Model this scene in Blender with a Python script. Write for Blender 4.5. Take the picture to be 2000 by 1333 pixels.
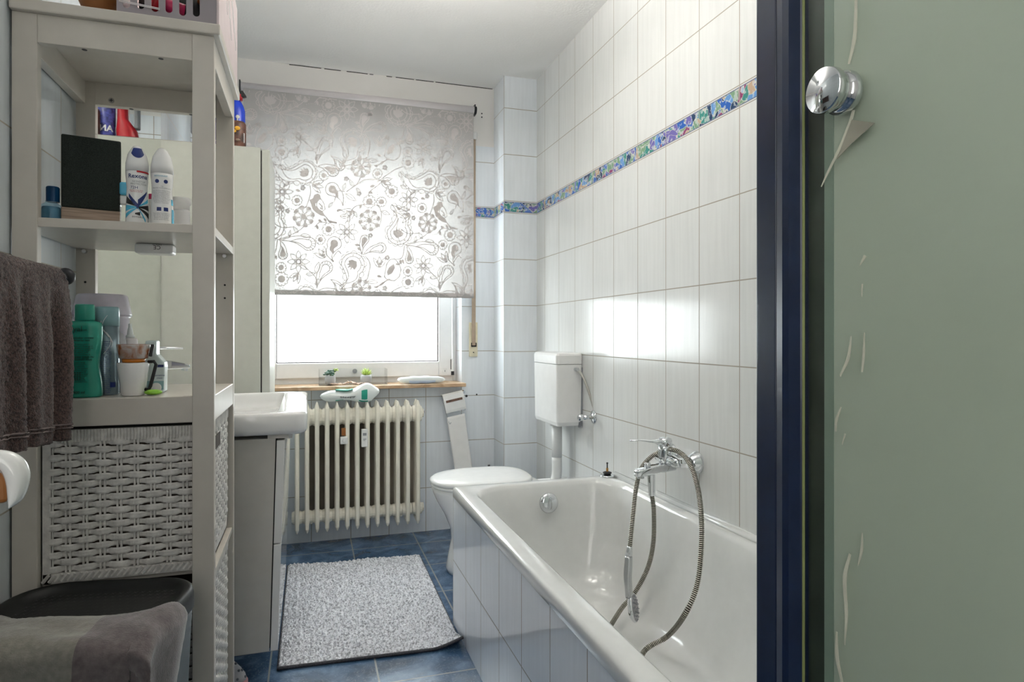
import bpy, bmesh, math, random
from mathutils import Vector, Matrix
random.seed(7)
for o in list(bpy.data.objects): bpy.data.objects.remove(o)
C = bpy.context.scene.collection
PI = math.pi

# ------------------------------------------------------------------ camera, world, light, exposure
FOC, V0, TH, CH = 1245.0, 653.3, 0.3078, 1.093      # focal length px, horizon row, yaw, eye height
cam = bpy.data.cameras.new('camera'); camo = bpy.data.objects.new('camera', cam); C.objects.link(camo)
camo.location = (0, 0, CH); camo.rotation_euler = (PI/2, 0, -TH)
cam.lens = FOC/2000*36; cam.sensor_width = 36; cam.shift_y = -(666.5-V0)/2000; cam.clip_start = .02
bpy.context.scene.camera = camo
vs = bpy.context.scene.view_settings
vs.view_transform = 'Standard'; vs.look = 'None'; vs.gamma = 1; vs.use_curve_mapping = False
vs.exposure = 1.0
w = bpy.data.worlds.new('World'); bpy.context.scene.world = w; w.use_nodes = True
bg = w.node_tree.nodes['Background']; bg.inputs[0].default_value = (.93, .97, 1, 1); bg.inputs[1].default_value = 6.0

def area(name, loc, rot, sx, sy, power, col=(1, 1, 1), portal=False, spread=PI):
    l = bpy.data.lights.new(name, 'AREA'); l.shape = 'RECTANGLE'; l.size = sx; l.size_y = sy
    l.energy = power; l.color = col; l.spread = spread
    if portal: l.cycles.is_portal = True
    o = bpy.data.objects.new(name, l); o.location = loc; o.rotation_euler = rot; C.objects.link(o); return o
area('window_portal', (.26, 3.80, 1.46), (-PI/2, 0, 0), 1.12, 1.34, 10, portal=True)
area('ceiling_fill', (.35, 1.85, 2.235), (PI, 0, 0), .28, .28, 14, (1, .96, .90))  # added fill aimed upward to brighten the ceiling; no such lamp is seen
area('rear_fill', (-.40, -.55, 1.62), (PI/2, 0, -.92), .8, 1.5, 5.4, (1, .97, .93))  # added fill behind the camera for the near faces and the shower glass

def ray(u, v):
    a = (u-1000)/FOC; s, c = math.sin(TH), math.cos(TH)
    return Vector((s+a*c, c-a*s, -(v-V0)/FOC))
EYE = Vector((0, 0, CH))
def onX(u, v, X): r = ray(u, v); return EYE + r*(X/r.x)
def onY(u, v, Y): r = ray(u, v); return EYE + r*(Y/r.y)
def onZ(u, v, Z): r = ray(u, v); return EYE + r*((Z-CH)/r.z)

# ------------------------------------------------------------------ materials
def newmat(name):
    m = bpy.data.materials.new(name); m.use_nodes = True
    nt = m.node_tree; return m, nt, nt.nodes['Principled BSDF']
def noise(nt, scale, detail=4, vec=None, dist=0):
    n = nt.nodes.new('ShaderNodeTexNoise'); n.inputs['Scale'].default_value = scale
    n.inputs['Detail'].default_value = detail; n.inputs['Distortion'].default_value = dist
    if vec is None:
        tc = nt.nodes.new('ShaderNodeTexCoord'); vec = tc.outputs['Object']
    nt.links.new(vec, n.inputs['Vector']); return n
def bump(nt, h, b, strength=.3, dist=.002):
    bp = nt.nodes.new('ShaderNodeBump'); bp.inputs['Strength'].default_value = strength
    bp.inputs['Distance'].default_value = dist
    nt.links.new(h, bp.inputs['Height']); nt.links.new(bp.outputs[0], b.inputs['Normal']); return bp
def ramp(nt, fac, stops, interp='LINEAR'):
    r = nt.nodes.new('ShaderNodeValToRGB'); e = r.color_ramp.elements; r.color_ramp.interpolation = interp
    while len(e) < len(stops): e.new(.5)
    for i, (p, c) in enumerate(stops): e[i].position = p; e[i].color = (*c, 1)
    nt.links.new(fac, r.inputs[0]); return r
def pm(name, col, rough=.5, metal=0, nscale=0, namt=.1, bs=0, bscale=200, coat=0, trans=0, ior=1.45, sss=0, emit=0, sheen=0):
    m, nt, b = newmat(name)
    b.inputs['Base Color'].default_value = (*col, 1); b.inputs['Roughness'].default_value = rough
    b.inputs['Metallic'].default_value = metal; b.inputs['Coat Weight'].default_value = coat
    b.inputs['Transmission Weight'].default_value = trans; b.inputs['IOR'].default_value = ior
    if sheen: b.inputs['Sheen Weight'].default_value = sheen
    sc = nscale or 25
    n = noise(nt, sc)
    lo = tuple(max(0, c*(1-namt)) for c in col); hi = tuple(min(1, c*(1+namt)) for c in col)
    r = ramp(nt, n.outputs[0], [(.3, lo), (.7, hi)]); nt.links.new(r.outputs[0], b.inputs['Base Color'])
    if bs: bump(nt, noise(nt, bscale, 5).outputs[0], b, bs)
    return m
def mth(nt, op, a, b=None):
    n = nt.nodes.new('ShaderNodeMath'); n.operation = op
    for i, x in enumerate((a, b)):
        if x is None: continue
        if isinstance(x, (int, float)): n.inputs[i].default_value = x
        else: nt.links.new(x, n.inputs[i])
    return n.outputs[0]
def mixc(nt, f, a, b):
    n = nt.nodes.new('ShaderNodeMix'); n.data_type = 'RGBA'
    for s, x in ((0, f), (6, a), (7, b)):
        if isinstance(x, (int, float)): n.inputs[s].default_value = x
        elif isinstance(x, tuple): n.inputs[s].default_value = (*x, 1)
        else: nt.links.new(x, n.inputs[s])
    return n.outputs[2]
def lines(nt, coord, off, pitch, wd):
    """1 on a grout line"""
    a = mth(nt, 'SUBTRACT', coord, off); a = mth(nt, 'DIVIDE', a, pitch)
    f = mth(nt, 'FRACT', mth(nt, 'ADD', a, 100.5)); d = mth(nt, 'ABSOLUTE', mth(nt, 'SUBTRACT', f, .5))
    return mth(nt, 'LESS_THAN', mth(nt, 'MULTIPLY', d, pitch), wd/2)
def tile_mat(name, X0, Y0, z_lo=1.2507-.2525*4, base=(.74, .77, .79), strip=True, grout=(.36, .33, .28), ztop=None, pitch=.202, extra=None, rough=.1, spec=.5):
    m, nt, b = newmat(name); b.inputs['Specular IOR Level'].default_value = spec
    tc = nt.nodes.new('ShaderNodeTexCoord'); geo = nt.nodes.new('ShaderNodeNewGeometry')
    sp = nt.nodes.new('ShaderNodeSeparateXYZ'); nt.links.new(tc.outputs['Object'], sp.inputs[0])
    sn = nt.nodes.new('ShaderNodeSeparateXYZ'); nt.links.new(geo.outputs['True Normal'], sn.inputs[0])
    X, Y, Z = sp.outputs
    facY = mth(nt, 'GREATER_THAN', mth(nt, 'ABSOLUTE', sn.outputs[1]), .5)
    lx = lines(nt, X, X0, pitch, .0035)
    if extra is not None:
        lx = mth(nt, 'MAXIMUM', lx, mth(nt, 'LESS_THAN', mth(nt, 'ABSOLUTE', mth(nt, 'SUBTRACT', X, extra)), .00175))
    ly = lines(nt, Y, Y0, pitch, .0035)
    lv = mth(nt, 'ADD', mth(nt, 'MULTIPLY', lx, facY), mth(nt, 'MULTIPLY', ly, mth(nt, 'SUBTRACT', 1, facY)))
    lowrows = lines(nt, Z, z_lo, .2525, .0035)
    if strip:
        hiz = mth(nt, 'GREATER_THAN', Z, 1.79)
        hirows = lines(nt, Z, 1.8215, .2525, .0035)
        rows = mth(nt, 'ADD', mth(nt, 'MULTIPLY', hirows, hiz), mth(nt, 'MULTIPLY', lowrows, mth(nt, 'SUBTRACT', 1, hiz)))
    else: rows = lowrows
    g = mth(nt, 'MAXIMUM', lv, rows)
    # vertical streaks in the glaze
    mp = nt.nodes.new('ShaderNodeMapping'); mp.inputs['Scale'].default_value = (60, 60, 4)
    nt.links.new(tc.outputs['Object'], mp.inputs[0])
    st = noise(nt, 1, 5, mp.outputs[0]); cl = noise(nt, 3.5, 3)
    a = mth(nt, 'ADD', mth(nt, 'MULTIPLY', st.outputs[0], .6), mth(nt, 'MULTIPLY', cl.outputs[0], .4))
    lo = tuple(c*.95 for c in base); hi = tuple(min(1, c*1.04) for c in base)
    col = ramp(nt, a, [(.35, lo), (.65, hi)]).outputs[0]
    if strip:
        ins = mth(nt, 'MULTIPLY', mth(nt, 'GREATER_THAN', Z, 1.7635), mth(nt, 'LESS_THAN', Z, 1.8135))
        vo = nt.nodes.new('ShaderNodeTexVoronoi'); vo.inputs['Scale'].default_value = 24; vo.inputs['Randomness'].default_value = 1
        ns = noise(nt, 9, 2)
        mx = nt.nodes.new('ShaderNodeVectorMath'); mx.operation = 'MULTIPLY_ADD'
        mx.inputs[1].default_value = (.22, .22, .22)
        nt.links.new(ns.outputs['Color'], mx.inputs[0]); nt.links.new(tc.outputs['Object'], mx.inputs[2])
        mp2 = nt.nodes.new('ShaderNodeMapping'); mp2.inputs['Rotation'].default_value = (.7, .6, .5); mp2.inputs['Scale'].default_value = (1, 1, 1.1)
        nt.links.new(mx.outputs[0], mp2.inputs[0]); nt.links.new(mp2.outputs[0], vo.inputs['Vector'])
        cs = nt.nodes.new('ShaderNodeSeparateColor'); nt.links.new(vo.outputs['Color'], cs.inputs[0])
        pal = [(0, (.03, .12, .45)), (.16, (.13, .3, .62)), (.3, (.05, .25, .22)), (.42, (.20, .34, .22)), (.52, (.5, .36, .25)),
               (.62, (.1, .2, .55)), (.72, (.25, .05, .14)), (.8, (.16, .14, .42)), (.9, (.02, .05, .12))]
        sc = ramp(nt, cs.outputs[0], pal, 'CONSTANT').outputs[0]
        vb = nt.nodes.new('ShaderNodeTexVoronoi'); vb.inputs['Scale'].default_value = 24; vb.feature = 'DISTANCE_TO_EDGE'
        nt.links.new(mp2.outputs[0], vb.inputs['Vector'])
        edge = mth(nt, 'LESS_THAN', vb.outputs['Distance'], .03)
        sc = mixc(nt, edge, sc, (.55, .55, .5))
        wv = noise(nt, 60, 3); sc = mixc(nt, mth(nt, 'MULTIPLY', mth(nt, 'GREATER_THAN', wv.outputs[0], .56), .55), sc, (.62, .66, .66))
        col = mixc(nt, ins, col, sc)
        bl = mth(nt, 'MAXIMUM', mth(nt, 'LESS_THAN', mth(nt, 'ABSOLUTE', mth(nt, 'SUBTRACT', Z, 1.762)), .0016),
                 mth(nt, 'LESS_THAN', mth(nt, 'ABSOLUTE', mth(nt, 'SUBTRACT', Z, 1.815)), .0016))
        col = mixc(nt, bl, col, (.16, .17, .25))
    col = mixc(nt, g, col, grout)
    if ztop is not None:
        pl = mth(nt, 'GREATER_THAN', Z, ztop); col = mixc(nt, pl, col, (.80, .78, .75))
        rg = mth(nt, 'ADD', mth(nt, 'MULTIPLY', pl, .7), mth(nt, 'MAXIMUM', mth(nt, 'MULTIPLY', g, .6), rough))
    else: rg = mth(nt, 'MAXIMUM', mth(nt, 'MULTIPLY', g, .7), rough)
    nt.links.new(col, b.inputs['Base Color']); nt.links.new(rg, b.inputs['Roughness'])
    wave = noise(nt, 7, 2)
    h = mth(nt, 'ADD', mth(nt, 'MULTIPLY', mth(nt, 'SUBTRACT', 1, g), .9), mth(nt, 'MULTIPLY', wave.outputs[0], .35))
    bump(nt, h, b, .35, .0015)
    return m
M = {}
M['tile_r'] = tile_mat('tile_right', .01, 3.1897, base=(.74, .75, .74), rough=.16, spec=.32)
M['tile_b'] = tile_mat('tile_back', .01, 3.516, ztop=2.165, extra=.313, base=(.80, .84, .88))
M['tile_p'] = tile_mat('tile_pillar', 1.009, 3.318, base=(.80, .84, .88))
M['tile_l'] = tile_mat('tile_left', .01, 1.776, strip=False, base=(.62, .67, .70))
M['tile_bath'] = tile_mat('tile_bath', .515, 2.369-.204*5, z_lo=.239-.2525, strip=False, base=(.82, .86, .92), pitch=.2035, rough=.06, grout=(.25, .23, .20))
def ceil_mat(name, col, s=.5, sc=90):
    m = pm(name, col, .85, nscale=3, namt=.02, bs=s, bscale=sc); return m
M['ceiling'] = ceil_mat('ceiling_plaster', (.90, .895, .88))
M['plaster'] = ceil_mat('plaster', (.74, .71, .68), .25, 60)
# floor
m, nt, b = newmat('floor_tile'); M['floor'] = m
tc = nt.nodes.new('ShaderNodeTexCoord'); sp = nt.nodes.new('ShaderNodeSeparateXYZ'); nt.links.new(tc.outputs['Object'], sp.inputs[0])
g = mth(nt, 'MAXIMUM', lines(nt, sp.outputs[0], .2095, .333, .006), lines(nt, sp.outputs[1], 3.325, .326, .006))
n1 = noise(nt, 7, 8, dist=1.2); n2 = noise(nt, 40, 6, dist=3)
col = ramp(nt, n1.outputs[0], [(.3, (.018, .045, .095)), (.5, (.045, .095, .18)), (.68, (.12, .20, .32))]).outputs[0]
vein = ramp(nt, n2.outputs[0], [(.56, (0, 0, 0)), (.62, (1, 1, 1)), (.68, (0, 0, 0))]).outputs[0]
col = mixc(nt, mth(nt, 'MULTIPLY', vein, .22), col, (.30, .42, .56))
col = mixc(nt, g, col, (.24, .26, .27))
nt.links.new(col, b.inputs['Base Color'])
nt.links.new(mth(nt, 'ADD', .10, mth(nt, 'MULTIPLY', n2.outputs[0], .14)), b.inputs['Roughness'])
h = mth(nt, 'ADD', mth(nt, 'SUBTRACT', 1, g), mth(nt, 'MULTIPLY', n2.outputs[0], .35)); bump(nt, h, b, .4, .0015)

M['white_gloss'] = pm('white_gloss', (.80, .79, .76), .12, coat=.3, namt=.02)
M['cab_side'] = pm('cabinet_side', (.51, .52, .47), .32, namt=.03, bs=.03, bscale=400)
M['vanity_side'] = pm('vanity_side', (.56, .54, .50), .45, namt=.03)
M['vanity_front'] = pm('vanity_front', (.80, .80, .79), .06, coat=.4, namt=.01)
M['rack'] = pm('rack_lacquer', (.555, .52, .465), .36, namt=.03, bs=.03, bscale=300)
M['ceramic'] = pm('ceramic', (.84, .84, .83), .07, coat=.5, namt=.01)
M['enamel'] = pm('bath_enamel', (.72, .73, .72), .10, coat=.4, namt=.02)
M['pvc'] = pm('window_pvc', (.82, .82, .82), .3, namt=.02)
M['chrome'] = pm('chrome', (.72, .74, .76), .06, 1, namt=.02)
M['steel'] = pm('brushed_steel', (.55, .56, .57), .25, 1, namt=.05)
M['darkmetal'] = pm('dark_metal', (.04, .04, .045), .35, .6)
M['black'] = pm('black_plastic', (.012, .012, .013), .4)
M['gap'] = pm('gap_black', (.01, .01, .01), .9)
M['cream'] = pm('radiator_cream', (.88, .84, .73), .25, nscale=12, namt=.05, coat=.2)
M['whiteplastic'] = pm('white_plastic', (.82, .82, .81), .25, namt=.02)
M['beigeplastic'] = pm('beige_plastic', (.74, .68, .50), .4)
M['strap'] = pm('belt_fabric', (.42, .33, .25), .9, bs=.4, bscale=500)
M['paper'] = pm('tissue_paper', (.86, .85, .83), .95, bs=.2, bscale=150, namt=.02)
M['bluealu'] = pm('blue_aluminium', (.007, .016, .05), .32, 0, coat=.15, namt=.15)
M['seal'] = pm('rubber_seal', (.035, .045, .035), .5, nscale=8, namt=.5)
M['wicker'] = pm('white_wicker', (.66, .64, .61), .6, nscale=60, namt=.18, bs=.3, bscale=300)
M['brown'] = pm('dark_brown_wicker', (.05, .035, .025), .8)
M['terry'] = pm('brown_terry', (.062, .037, .032), 1, nscale=260, namt=.8, bs=1, bscale=420, sheen=.2)
M['spkfab'] = pm('speaker_cloth', (.012, .018, .014), .85, nscale=700, namt=.9, bs=.4, bscale=900)
M['red'] = pm('red_plastic', (.45, .012, .02), .3)
M['blue'] = pm('blue_plastic', (.01, .05, .55), .25)
M['navy'] = pm('navy_print', (.012, .03, .16), .4)
M['cyan'] = pm('cyan_plastic', (.08, .42, .62), .25)
M['yellow'] = pm('yellow_plastic', (.8, .42, .03), .3)
M['green'] = pm('green_plastic', (.03, .33, .24), .24, namt=.04)
M['greendark'] = pm('dark_green_print', (.008, .09, .07), .4)
M['greyblue'] = pm('grey_blue_metal', (.22, .30, .34), .2, .4)
M['paleblue'] = pm('pale_teal_plastic', (.25, .42, .45), .25)
M['lavender'] = pm('pale_lavender_plastic', (.56, .53, .60), .3)
M['lime'] = pm('lime_soap', (.28, .6, .05), .3)
M['leaf'] = pm('leaf_green', (.04, .11, .07), .5, nscale=40, namt=.4)
M['leafy'] = pm('leaf_yellow_green', (.42, .55, .12), .5, nscale=40, namt=.3)
M['concrete'] = pm('grey_pot', (.42, .42, .43), .8, bs=.3)
M['chip'] = pm('shell_chips', (.66, .48, .38), .7, nscale=60, namt=.35)
M['chipdark'] = pm('dark_chips', (.22, .14, .11), .7, nscale=60, namt=.4)
M['brownprint'] = pm('brown_label', (.10, .04, .025), .4, nscale=45, namt=.8)
M['wood'] = pm('wood_brown', (.28, .11, .03), .4, nscale=20, namt=.3)
M['grey'] = pm('grey_print', (.25, .26, .28), .5)
M['pink'] = pm('pink_plastic', (.75, .38, .40), .4)
M['clogwhite'] = pm('clog_foam', (.72, .68, .68), .5)
M['purple'] = pm('purple_plastic', (.25, .02, .22), .3)
M['magenta'] = pm('magenta_plastic', (.6, .03, .12), .3)
M['basketgrey'] = pm('basket_plastic', (.30, .27, .29), .3, nscale=2, namt=.2)
M['basketpink'] = pm('basket_pink', (.62, .52, .53), .3, namt=.05)
M['bathmark'] = pm('enamel_mark', (.45, .45, .44), .3)
M['brass'] = pm('brass', (.5, .25, .07), .35, .7)
M['amber'] = pm('amber_plastic', (.75, .25, .03), .2, coat=.5)
M['stickfilm'] = pm('peeled_film', (.62, .62, .5), .5)
M['stickbrown'] = pm('peeled_film_brown', (.33, .32, .25), .5)
# sill stone
m, nt, b = newmat('sill_stone'); M['sill'] = m
col = ramp(nt, noise(nt, 14, 8, dist=1).outputs[0], [(.3, (.38, .24, .13)), (.6, (.58, .40, .25)), (.75, (.72, .58, .42))]).outputs[0]
nt.links.new(col, b.inputs['Base Color']); b.inputs['Roughness'].default_value = .25
# light wood
m, nt, b = newmat('light_oak'); M['oak'] = m
tc = nt.nodes.new('ShaderNodeTexCoord'); mp = nt.nodes.new('ShaderNodeMapping'); mp.inputs['Scale'].default_value = (12, 12, 260)
nt.links.new(tc.outputs['Object'], mp.inputs[0])
col = ramp(nt, noise(nt, 1, 5, mp.outputs[0]).outputs[0], [(.3, (.20, .14, .10)), (.7, (.42, .31, .23))]).outputs[0]
nt.links.new(col, b.inputs['Base Color']); b.inputs['Roughness'].default_value = .5
# marbled cup
m, nt, b = newmat('marbled_cup'); M['marbled'] = m
col = ramp(nt, noise(nt, 38, 4, dist=1).outputs[0], [(.42, (.52, .48, .46)), (.56, (.45, .28, .2)), (.66, (.3, .08, .03))]).outputs[0]
nt.links.new(col, b.inputs['Base Color']); b.inputs['Roughness'].default_value = .15
# clear things: transparent + glossy by fresnel
def clearmat(name, tint=(1, 1, 1), gl=.05, extra=.08):
    m = bpy.data.materials.new(name); m.use_nodes = True; nt = m.node_tree; nt.nodes.clear()
    out = nt.nodes.new('ShaderNodeOutputMaterial'); t = nt.nodes.new('ShaderNodeBsdfTransparent'); t.inputs[0].default_value = (*tint, 1)
    g = nt.nodes.new('ShaderNodeBsdfGlossy'); g.inputs['Roughness'].default_value = gl
    f = nt.nodes.new('ShaderNodeLayerWeight'); f5 = mth(nt, 'ADD', .04, mth(nt, 'MULTIPLY', mth(nt, 'POWER', f.outputs['Facing'], 5), .9))
    ng = noise(nt, 5, 2); bm_ = nt.nodes.new('ShaderNodeBump'); bm_.inputs['Strength'].default_value = .03
    nt.links.new(ng.outputs[0], bm_.inputs['Height']); nt.links.new(bm_.outputs[0], g.inputs['Normal'])
    a = mth(nt, 'ADD', f5, extra); mx = nt.nodes.new('ShaderNodeMixShader')
    nt.links.new(a, mx.inputs[0]); nt.links.new(t.outputs[0], mx.inputs[1]); nt.links.new(g.outputs[0], mx.inputs[2])
    nt.links.new(mx.outputs[0], out.inputs[0]); return m
M['glass'] = clearmat('pane_glass', (.98, 1, .99), .01, 0)
M['clearplastic'] = clearmat('clear_plastic', (.985, .99, .99), .08, -.02)
M['bluewater'] = clearmat('blue_bottle', (.72, .86, .93), .06, .0)
M['greenglass'] = clearmat('shower_glass', (.945, .965, .94), .25, .0)
# fabric (diffuse + translucent)
def clothmat(name, dcol, tcol, tw, gloss=0, nsc=0, glow_r=.35, transp=0):
    m = bpy.data.materials.new(name); m.use_nodes = True; nt = m.node_tree; nt.nodes.clear()
    out = nt.nodes.new('ShaderNodeOutputMaterial'); d = nt.nodes.new('ShaderNodeBsdfDiffuse'); t = nt.nodes.new('ShaderNodeBsdfTranslucent')
    n = noise(nt, nsc or 6, 3)
    r = ramp(nt, n.outputs[0], [(.3, tuple(c*.95 for c in dcol)), (.7, dcol)]); nt.links.new(r.outputs[0], d.inputs[0])
    t.inputs[0].default_value = (*tcol, 1)
    mx = nt.nodes.new('ShaderNodeMixShader'); mx.inputs[0].default_value = tw
    nt.links.new(d.outputs[0], mx.inputs[1]); nt.links.new(t.outputs[0], mx.inputs[2]); sh = mx.outputs[0]
    if transp:
        tr = nt.nodes.new('ShaderNodeBsdfTransparent'); mt = nt.nodes.new('ShaderNodeMixShader'); mt.inputs[0].default_value = transp
        nt.links.new(sh, mt.inputs[1]); nt.links.new(tr.outputs[0], mt.inputs[2]); sh = mt.outputs[0]
    if gloss:
        g = nt.nodes.new('ShaderNodeBsdfGlossy'); g.inputs['Roughness'].default_value = glow_r; g.inputs[0].default_value = (.8, .8, .8, 1)
        m2 = nt.nodes.new('ShaderNodeMixShader'); m2.inputs[0].default_value = gloss
        nt.links.new(sh, m2.inputs[1]); nt.links.new(g.outputs[0], m2.inputs[2]); sh = m2.outputs[0]
    nt.links.new(sh, out.inputs[0]); return m
M['blind'] = clothmat('blind_fabric', (.42, .405, .40), (.97, .94, .91), .15)
M['print'] = clothmat('blind_print', (.66, .61, .60), (.80, .66, .58), .015, gloss=.12)
M['blindtube'] = clothmat('blind_roll', (.80, .76, .77), (.8, .7, .7), .1)
M['frost'] = clothmat('frosted_film', (.82, .865, .78), (.78, .84, .75), .28, gloss=.05, nsc=4)
M['pouch'] = clothmat('pouch_plastic', (.85, .87, .86), (.9, .95, .93), .3, gloss=.12, glow_r=.2)
M['cleargrey'] = clothmat('milky_plastic', (.7, .7, .72), (.8, .8, .8), .4, gloss=.1, transp=.45)
# mirror
m, nt, b = newmat('mirror_silver'); M['mirror'] = m
b.inputs['Base Color'].default_value = (.86, .89, .86, 1); b.inputs['Metallic'].default_value = 1
rr_ = ramp(nt, noise(nt, 3, 2).outputs[0], [(.4, (.012,)*3), (.7, (.03,)*3)]); nt.links.new(rr_.outputs[0], b.inputs['Roughness'])
# metal hose: dark/bright rings by bump-like geometry plus two materials
M['hose'] = pm('hose_steel', (.62, .60, .52), .18, 1)
M['hosedark'] = pm('hose_dark', (.06, .055, .045), .4, .8)
# rug
m, nt, b = newmat('rug_chenille'); M['rug'] = m
col = ramp(nt, noise(nt, 130, 5).outputs[0], [(.36, (.36, .37, .40)), (.56, (.93, .94, .98))]).outputs[0]
nt.links.new(col, b.inputs['Base Color']); b.inputs['Roughness'].default_value = 1; b.inputs['Sheen Weight'].default_value = .3
bump(nt, noise(nt, 300, 4).outputs[0], b, .8, .003)
M['rugedge'] = pm('rug_border', (.07, .07, .08), .95, nscale=200, namt=.4, bs=.6, bscale=400)

# ------------------------------------------------------------------ mesh helpers
class MB:
    def __init__(s): s.v = []; s.f = []; s.mi = []; s.cur = 0
    def add(s, vs, fs):
        k = len(s.v); s.v += [tuple(p) for p in vs]
        for f in fs: s.f.append(tuple(i+k for i in f)); s.mi.append(s.cur)
        return s
    def box(s, a, b_, rot=None, piv=None):
        (x0, y0, z0), (x1, y1, z1) = a, b_
        vs = [Vector(p) for p in ((x0,y0,z0),(x1,y0,z0),(x1,y1,z0),(x0,y1,z0),(x0,y0,z1),(x1,y0,z1),(x1,y1,z1),(x0,y1,z1))]
        if rot is not None:
            pv = Vector(piv) if piv is not None else sum(vs, Vector())/8
            vs = [pv + rot @ (p-pv) for p in vs]
        return s.add(vs, [(0,3,2,1),(4,5,6,7),(0,1,5,4),(1,2,6,5),(2,3,7,6),(3,0,4,7)])
    def loft(s, loops, cap0=True, cap1=True, close=True):
        n = len(loops[0]); vs = [p for L in loops for p in L]; fs = []
        for i in range(len(loops)-1):
            for j in range(n if close else n-1):
                a = i*n+j; b_ = i*n+(j+1) % n; fs.append((a, b_, b_+n, a+n))
        if cap0: fs.append(tuple(range(n-1, -1, -1)))
        if cap1: fs.append(tuple((len(loops)-1)*n+j for j in range(n)))
        return s.add(vs, fs)
    def lathe(s, prof, c, n=28, axis=(0, 0, 1), sy=1.0, ang=0, cap=True):
        q = Vector((0, 0, 1)).rotation_difference(Vector(axis).normalized()); c = Vector(c); loops = []
        for r, z in prof:
            L = []
            for k in range(n):
                t = 2*PI*k/n; x, y = r*math.cos(t), r*sy*math.sin(t)
                x, y = x*math.cos(ang)-y*math.sin(ang), x*math.sin(ang)+y*math.cos(ang)
                L.append(c + q @ Vector((x, y, z)))
            loops.append(L)
        return s.loft(loops, cap, cap)
    def tube(s, pts, r, n=10, cap=True):
        pts = [Vector(p) for p in pts]; loops = []; N = len(pts)
        t0 = (pts[1]-pts[0]).normalized(); up = Vector((0, 0, 1)) if abs(t0.z) < .9 else Vector((1, 0, 0))
        nrm = t0.cross(up).normalized()
        for i, p in enumerate(pts):
            t = (pts[min(i+1, N-1)]-pts[max(i-1, 0)]).normalized()
            nrm = (nrm - t*nrm.dot(t)).normalized(); bn = t.cross(nrm)
            ri = r[i] if isinstance(r, (list, tuple)) else r
            loops.append([p + (nrm*math.cos(2*PI*k/n)+bn*math.sin(2*PI*k/n))*ri for k in range(n)])
        return s.loft(loops, cap, cap)
    def cyl(s, a, b_, r, n=20, r2=None): return s.tube([a, b_], [r, r if r2 is None else r2], n)
    def grid(s, fn, nu, nv):
        vs = [fn(i/nu, j/nv) for j in range(nv+1) for i in range(nu+1)]
        return s.add(vs, [(j*(nu+1)+i, j*(nu+1)+i+1, (j+1)*(nu+1)+i+1, (j+1)*(nu+1)+i) for j in range(nv) for i in range(nu)])
    def sphere(s, c, r, n=14, sc=(1, 1, 1)):
        c = Vector(c)
        return s.loft([[c+Vector((r*sc[0]*math.sin(a)*math.cos(2*PI*k/n), r*sc[1]*math.sin(a)*math.sin(2*PI*k/n), -r*sc[2]*math.cos(a))) for k in range(n)]
                       for a in [max(.02, PI*i/(n//2)) if i < n//2 else PI-.02 for i in range(n//2+1)]])
    def build(s, name, mat, parent=None, smooth=False, bevel=0, sub=0, seg=2, solid=0):
        me = bpy.data.meshes.new(name); me.from_pydata(s.v, [], s.f)
        mats = mat if isinstance(mat, (list, tuple)) else [mat]
        for m_ in mats: me.materials.append(m_)
        if len(mats) > 1: me.polygons.foreach_set('material_index', s.mi)
        if smooth: me.polygons.foreach_set('use_smooth', [True]*len(me.polygons))
        me.update()
        bm = bmesh.new(); bm.from_mesh(me); bmesh.ops.recalc_face_normals(bm, faces=bm.faces); bm.to_mesh(me); bm.free()
        return link(name, me, parent, bevel, sub, seg, solid)
def link(name, me, parent=None, bevel=0, sub=0, seg=2, solid=0):
    o = bpy.data.objects.new(name, me); C.objects.link(o)
    if parent is not None:
        o.parent = parent; o.matrix_parent_inverse = WI(parent)
    if solid: md = o.modifiers.new('s', 'SOLIDIFY'); md.thickness = solid; md.offset = 0
    if bevel:
        md = o.modifiers.new('b', 'BEVEL'); md.width = bevel; md.segments = seg; md.limit_method = 'ANGLE'; md.angle_limit = .6
        md.harden_normals = False
    if sub: md = o.modifiers.new('d', 'SUBSURF'); md.levels = sub; md.render_levels = sub
    return o
def WI(p): return Matrix.Translation(p.location).inverted()
def tag(o, label=None, cat=None, group=None, kind=None):
    if label: o['label'] = label
    if cat: o['category'] = cat
    if group: o['group'] = group
    if kind: o['kind'] = kind
    return o
def thing(name, label, cat, loc, group=None):
    o = bpy.data.objects.new(name, None); o.empty_display_size = .05; C.objects.link(o); o.location = loc
    return tag(o, label, cat, group)
def struct(o): o['kind'] = 'structure'; return o
def rr(cx, cy, hx, hy, r, z, n=6):
    L = []
    for sx, sy, a0 in ((1, 1, 0), (-1, 1, PI/2), (-1, -1, PI), (1, -1, 1.5*PI)):
        for k in range(n+1):
            a = a0+PI/2*k/n; L.append(Vector((cx+sx*(hx-r)+r*math.cos(a), cy+sy*(hy-r)+r*math.sin(a), z)))
    return L
def cr(pts, n=10):
    """Catmull-Rom through points"""
    P = [Vector(p) for p in pts]; P = [P[0]*2-P[1]]+P+[P[-1]*2-P[-2]]; out = []
    for i in range(1, len(P)-2):
        for k in range(n):
            t = k/n; a, b_, c_, d = P[i-1:i+3]
            out.append(.5*((2*b_)+(c_-a)*t+(2*a-5*b_+4*c_-d)*t*t+(-a+3*b_-3*c_+d)*t**3))
    out.append(P[-2]); return out
def plate(name, outer, holes, th, mat, parent, mtx, bev=0):
    """flat plate in local XY with holes, extruded"""
    cu = bpy.data.curves.new('tmp', 'CURVE'); cu.dimensions = '2D'; cu.fill_mode = 'BOTH'; cu.extrude = th/2; cu.bevel_depth = bev
    for loop in [outer]+holes:
        sp_ = cu.splines.new('POLY'); sp_.points.add(len(loop)-1); sp_.use_cyclic_u = True
        for i, p in enumerate(loop): sp_.points[i].co = (p[0], p[1], 0, 1)
    return curve_to(cu, name, mat, parent, mtx)
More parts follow.
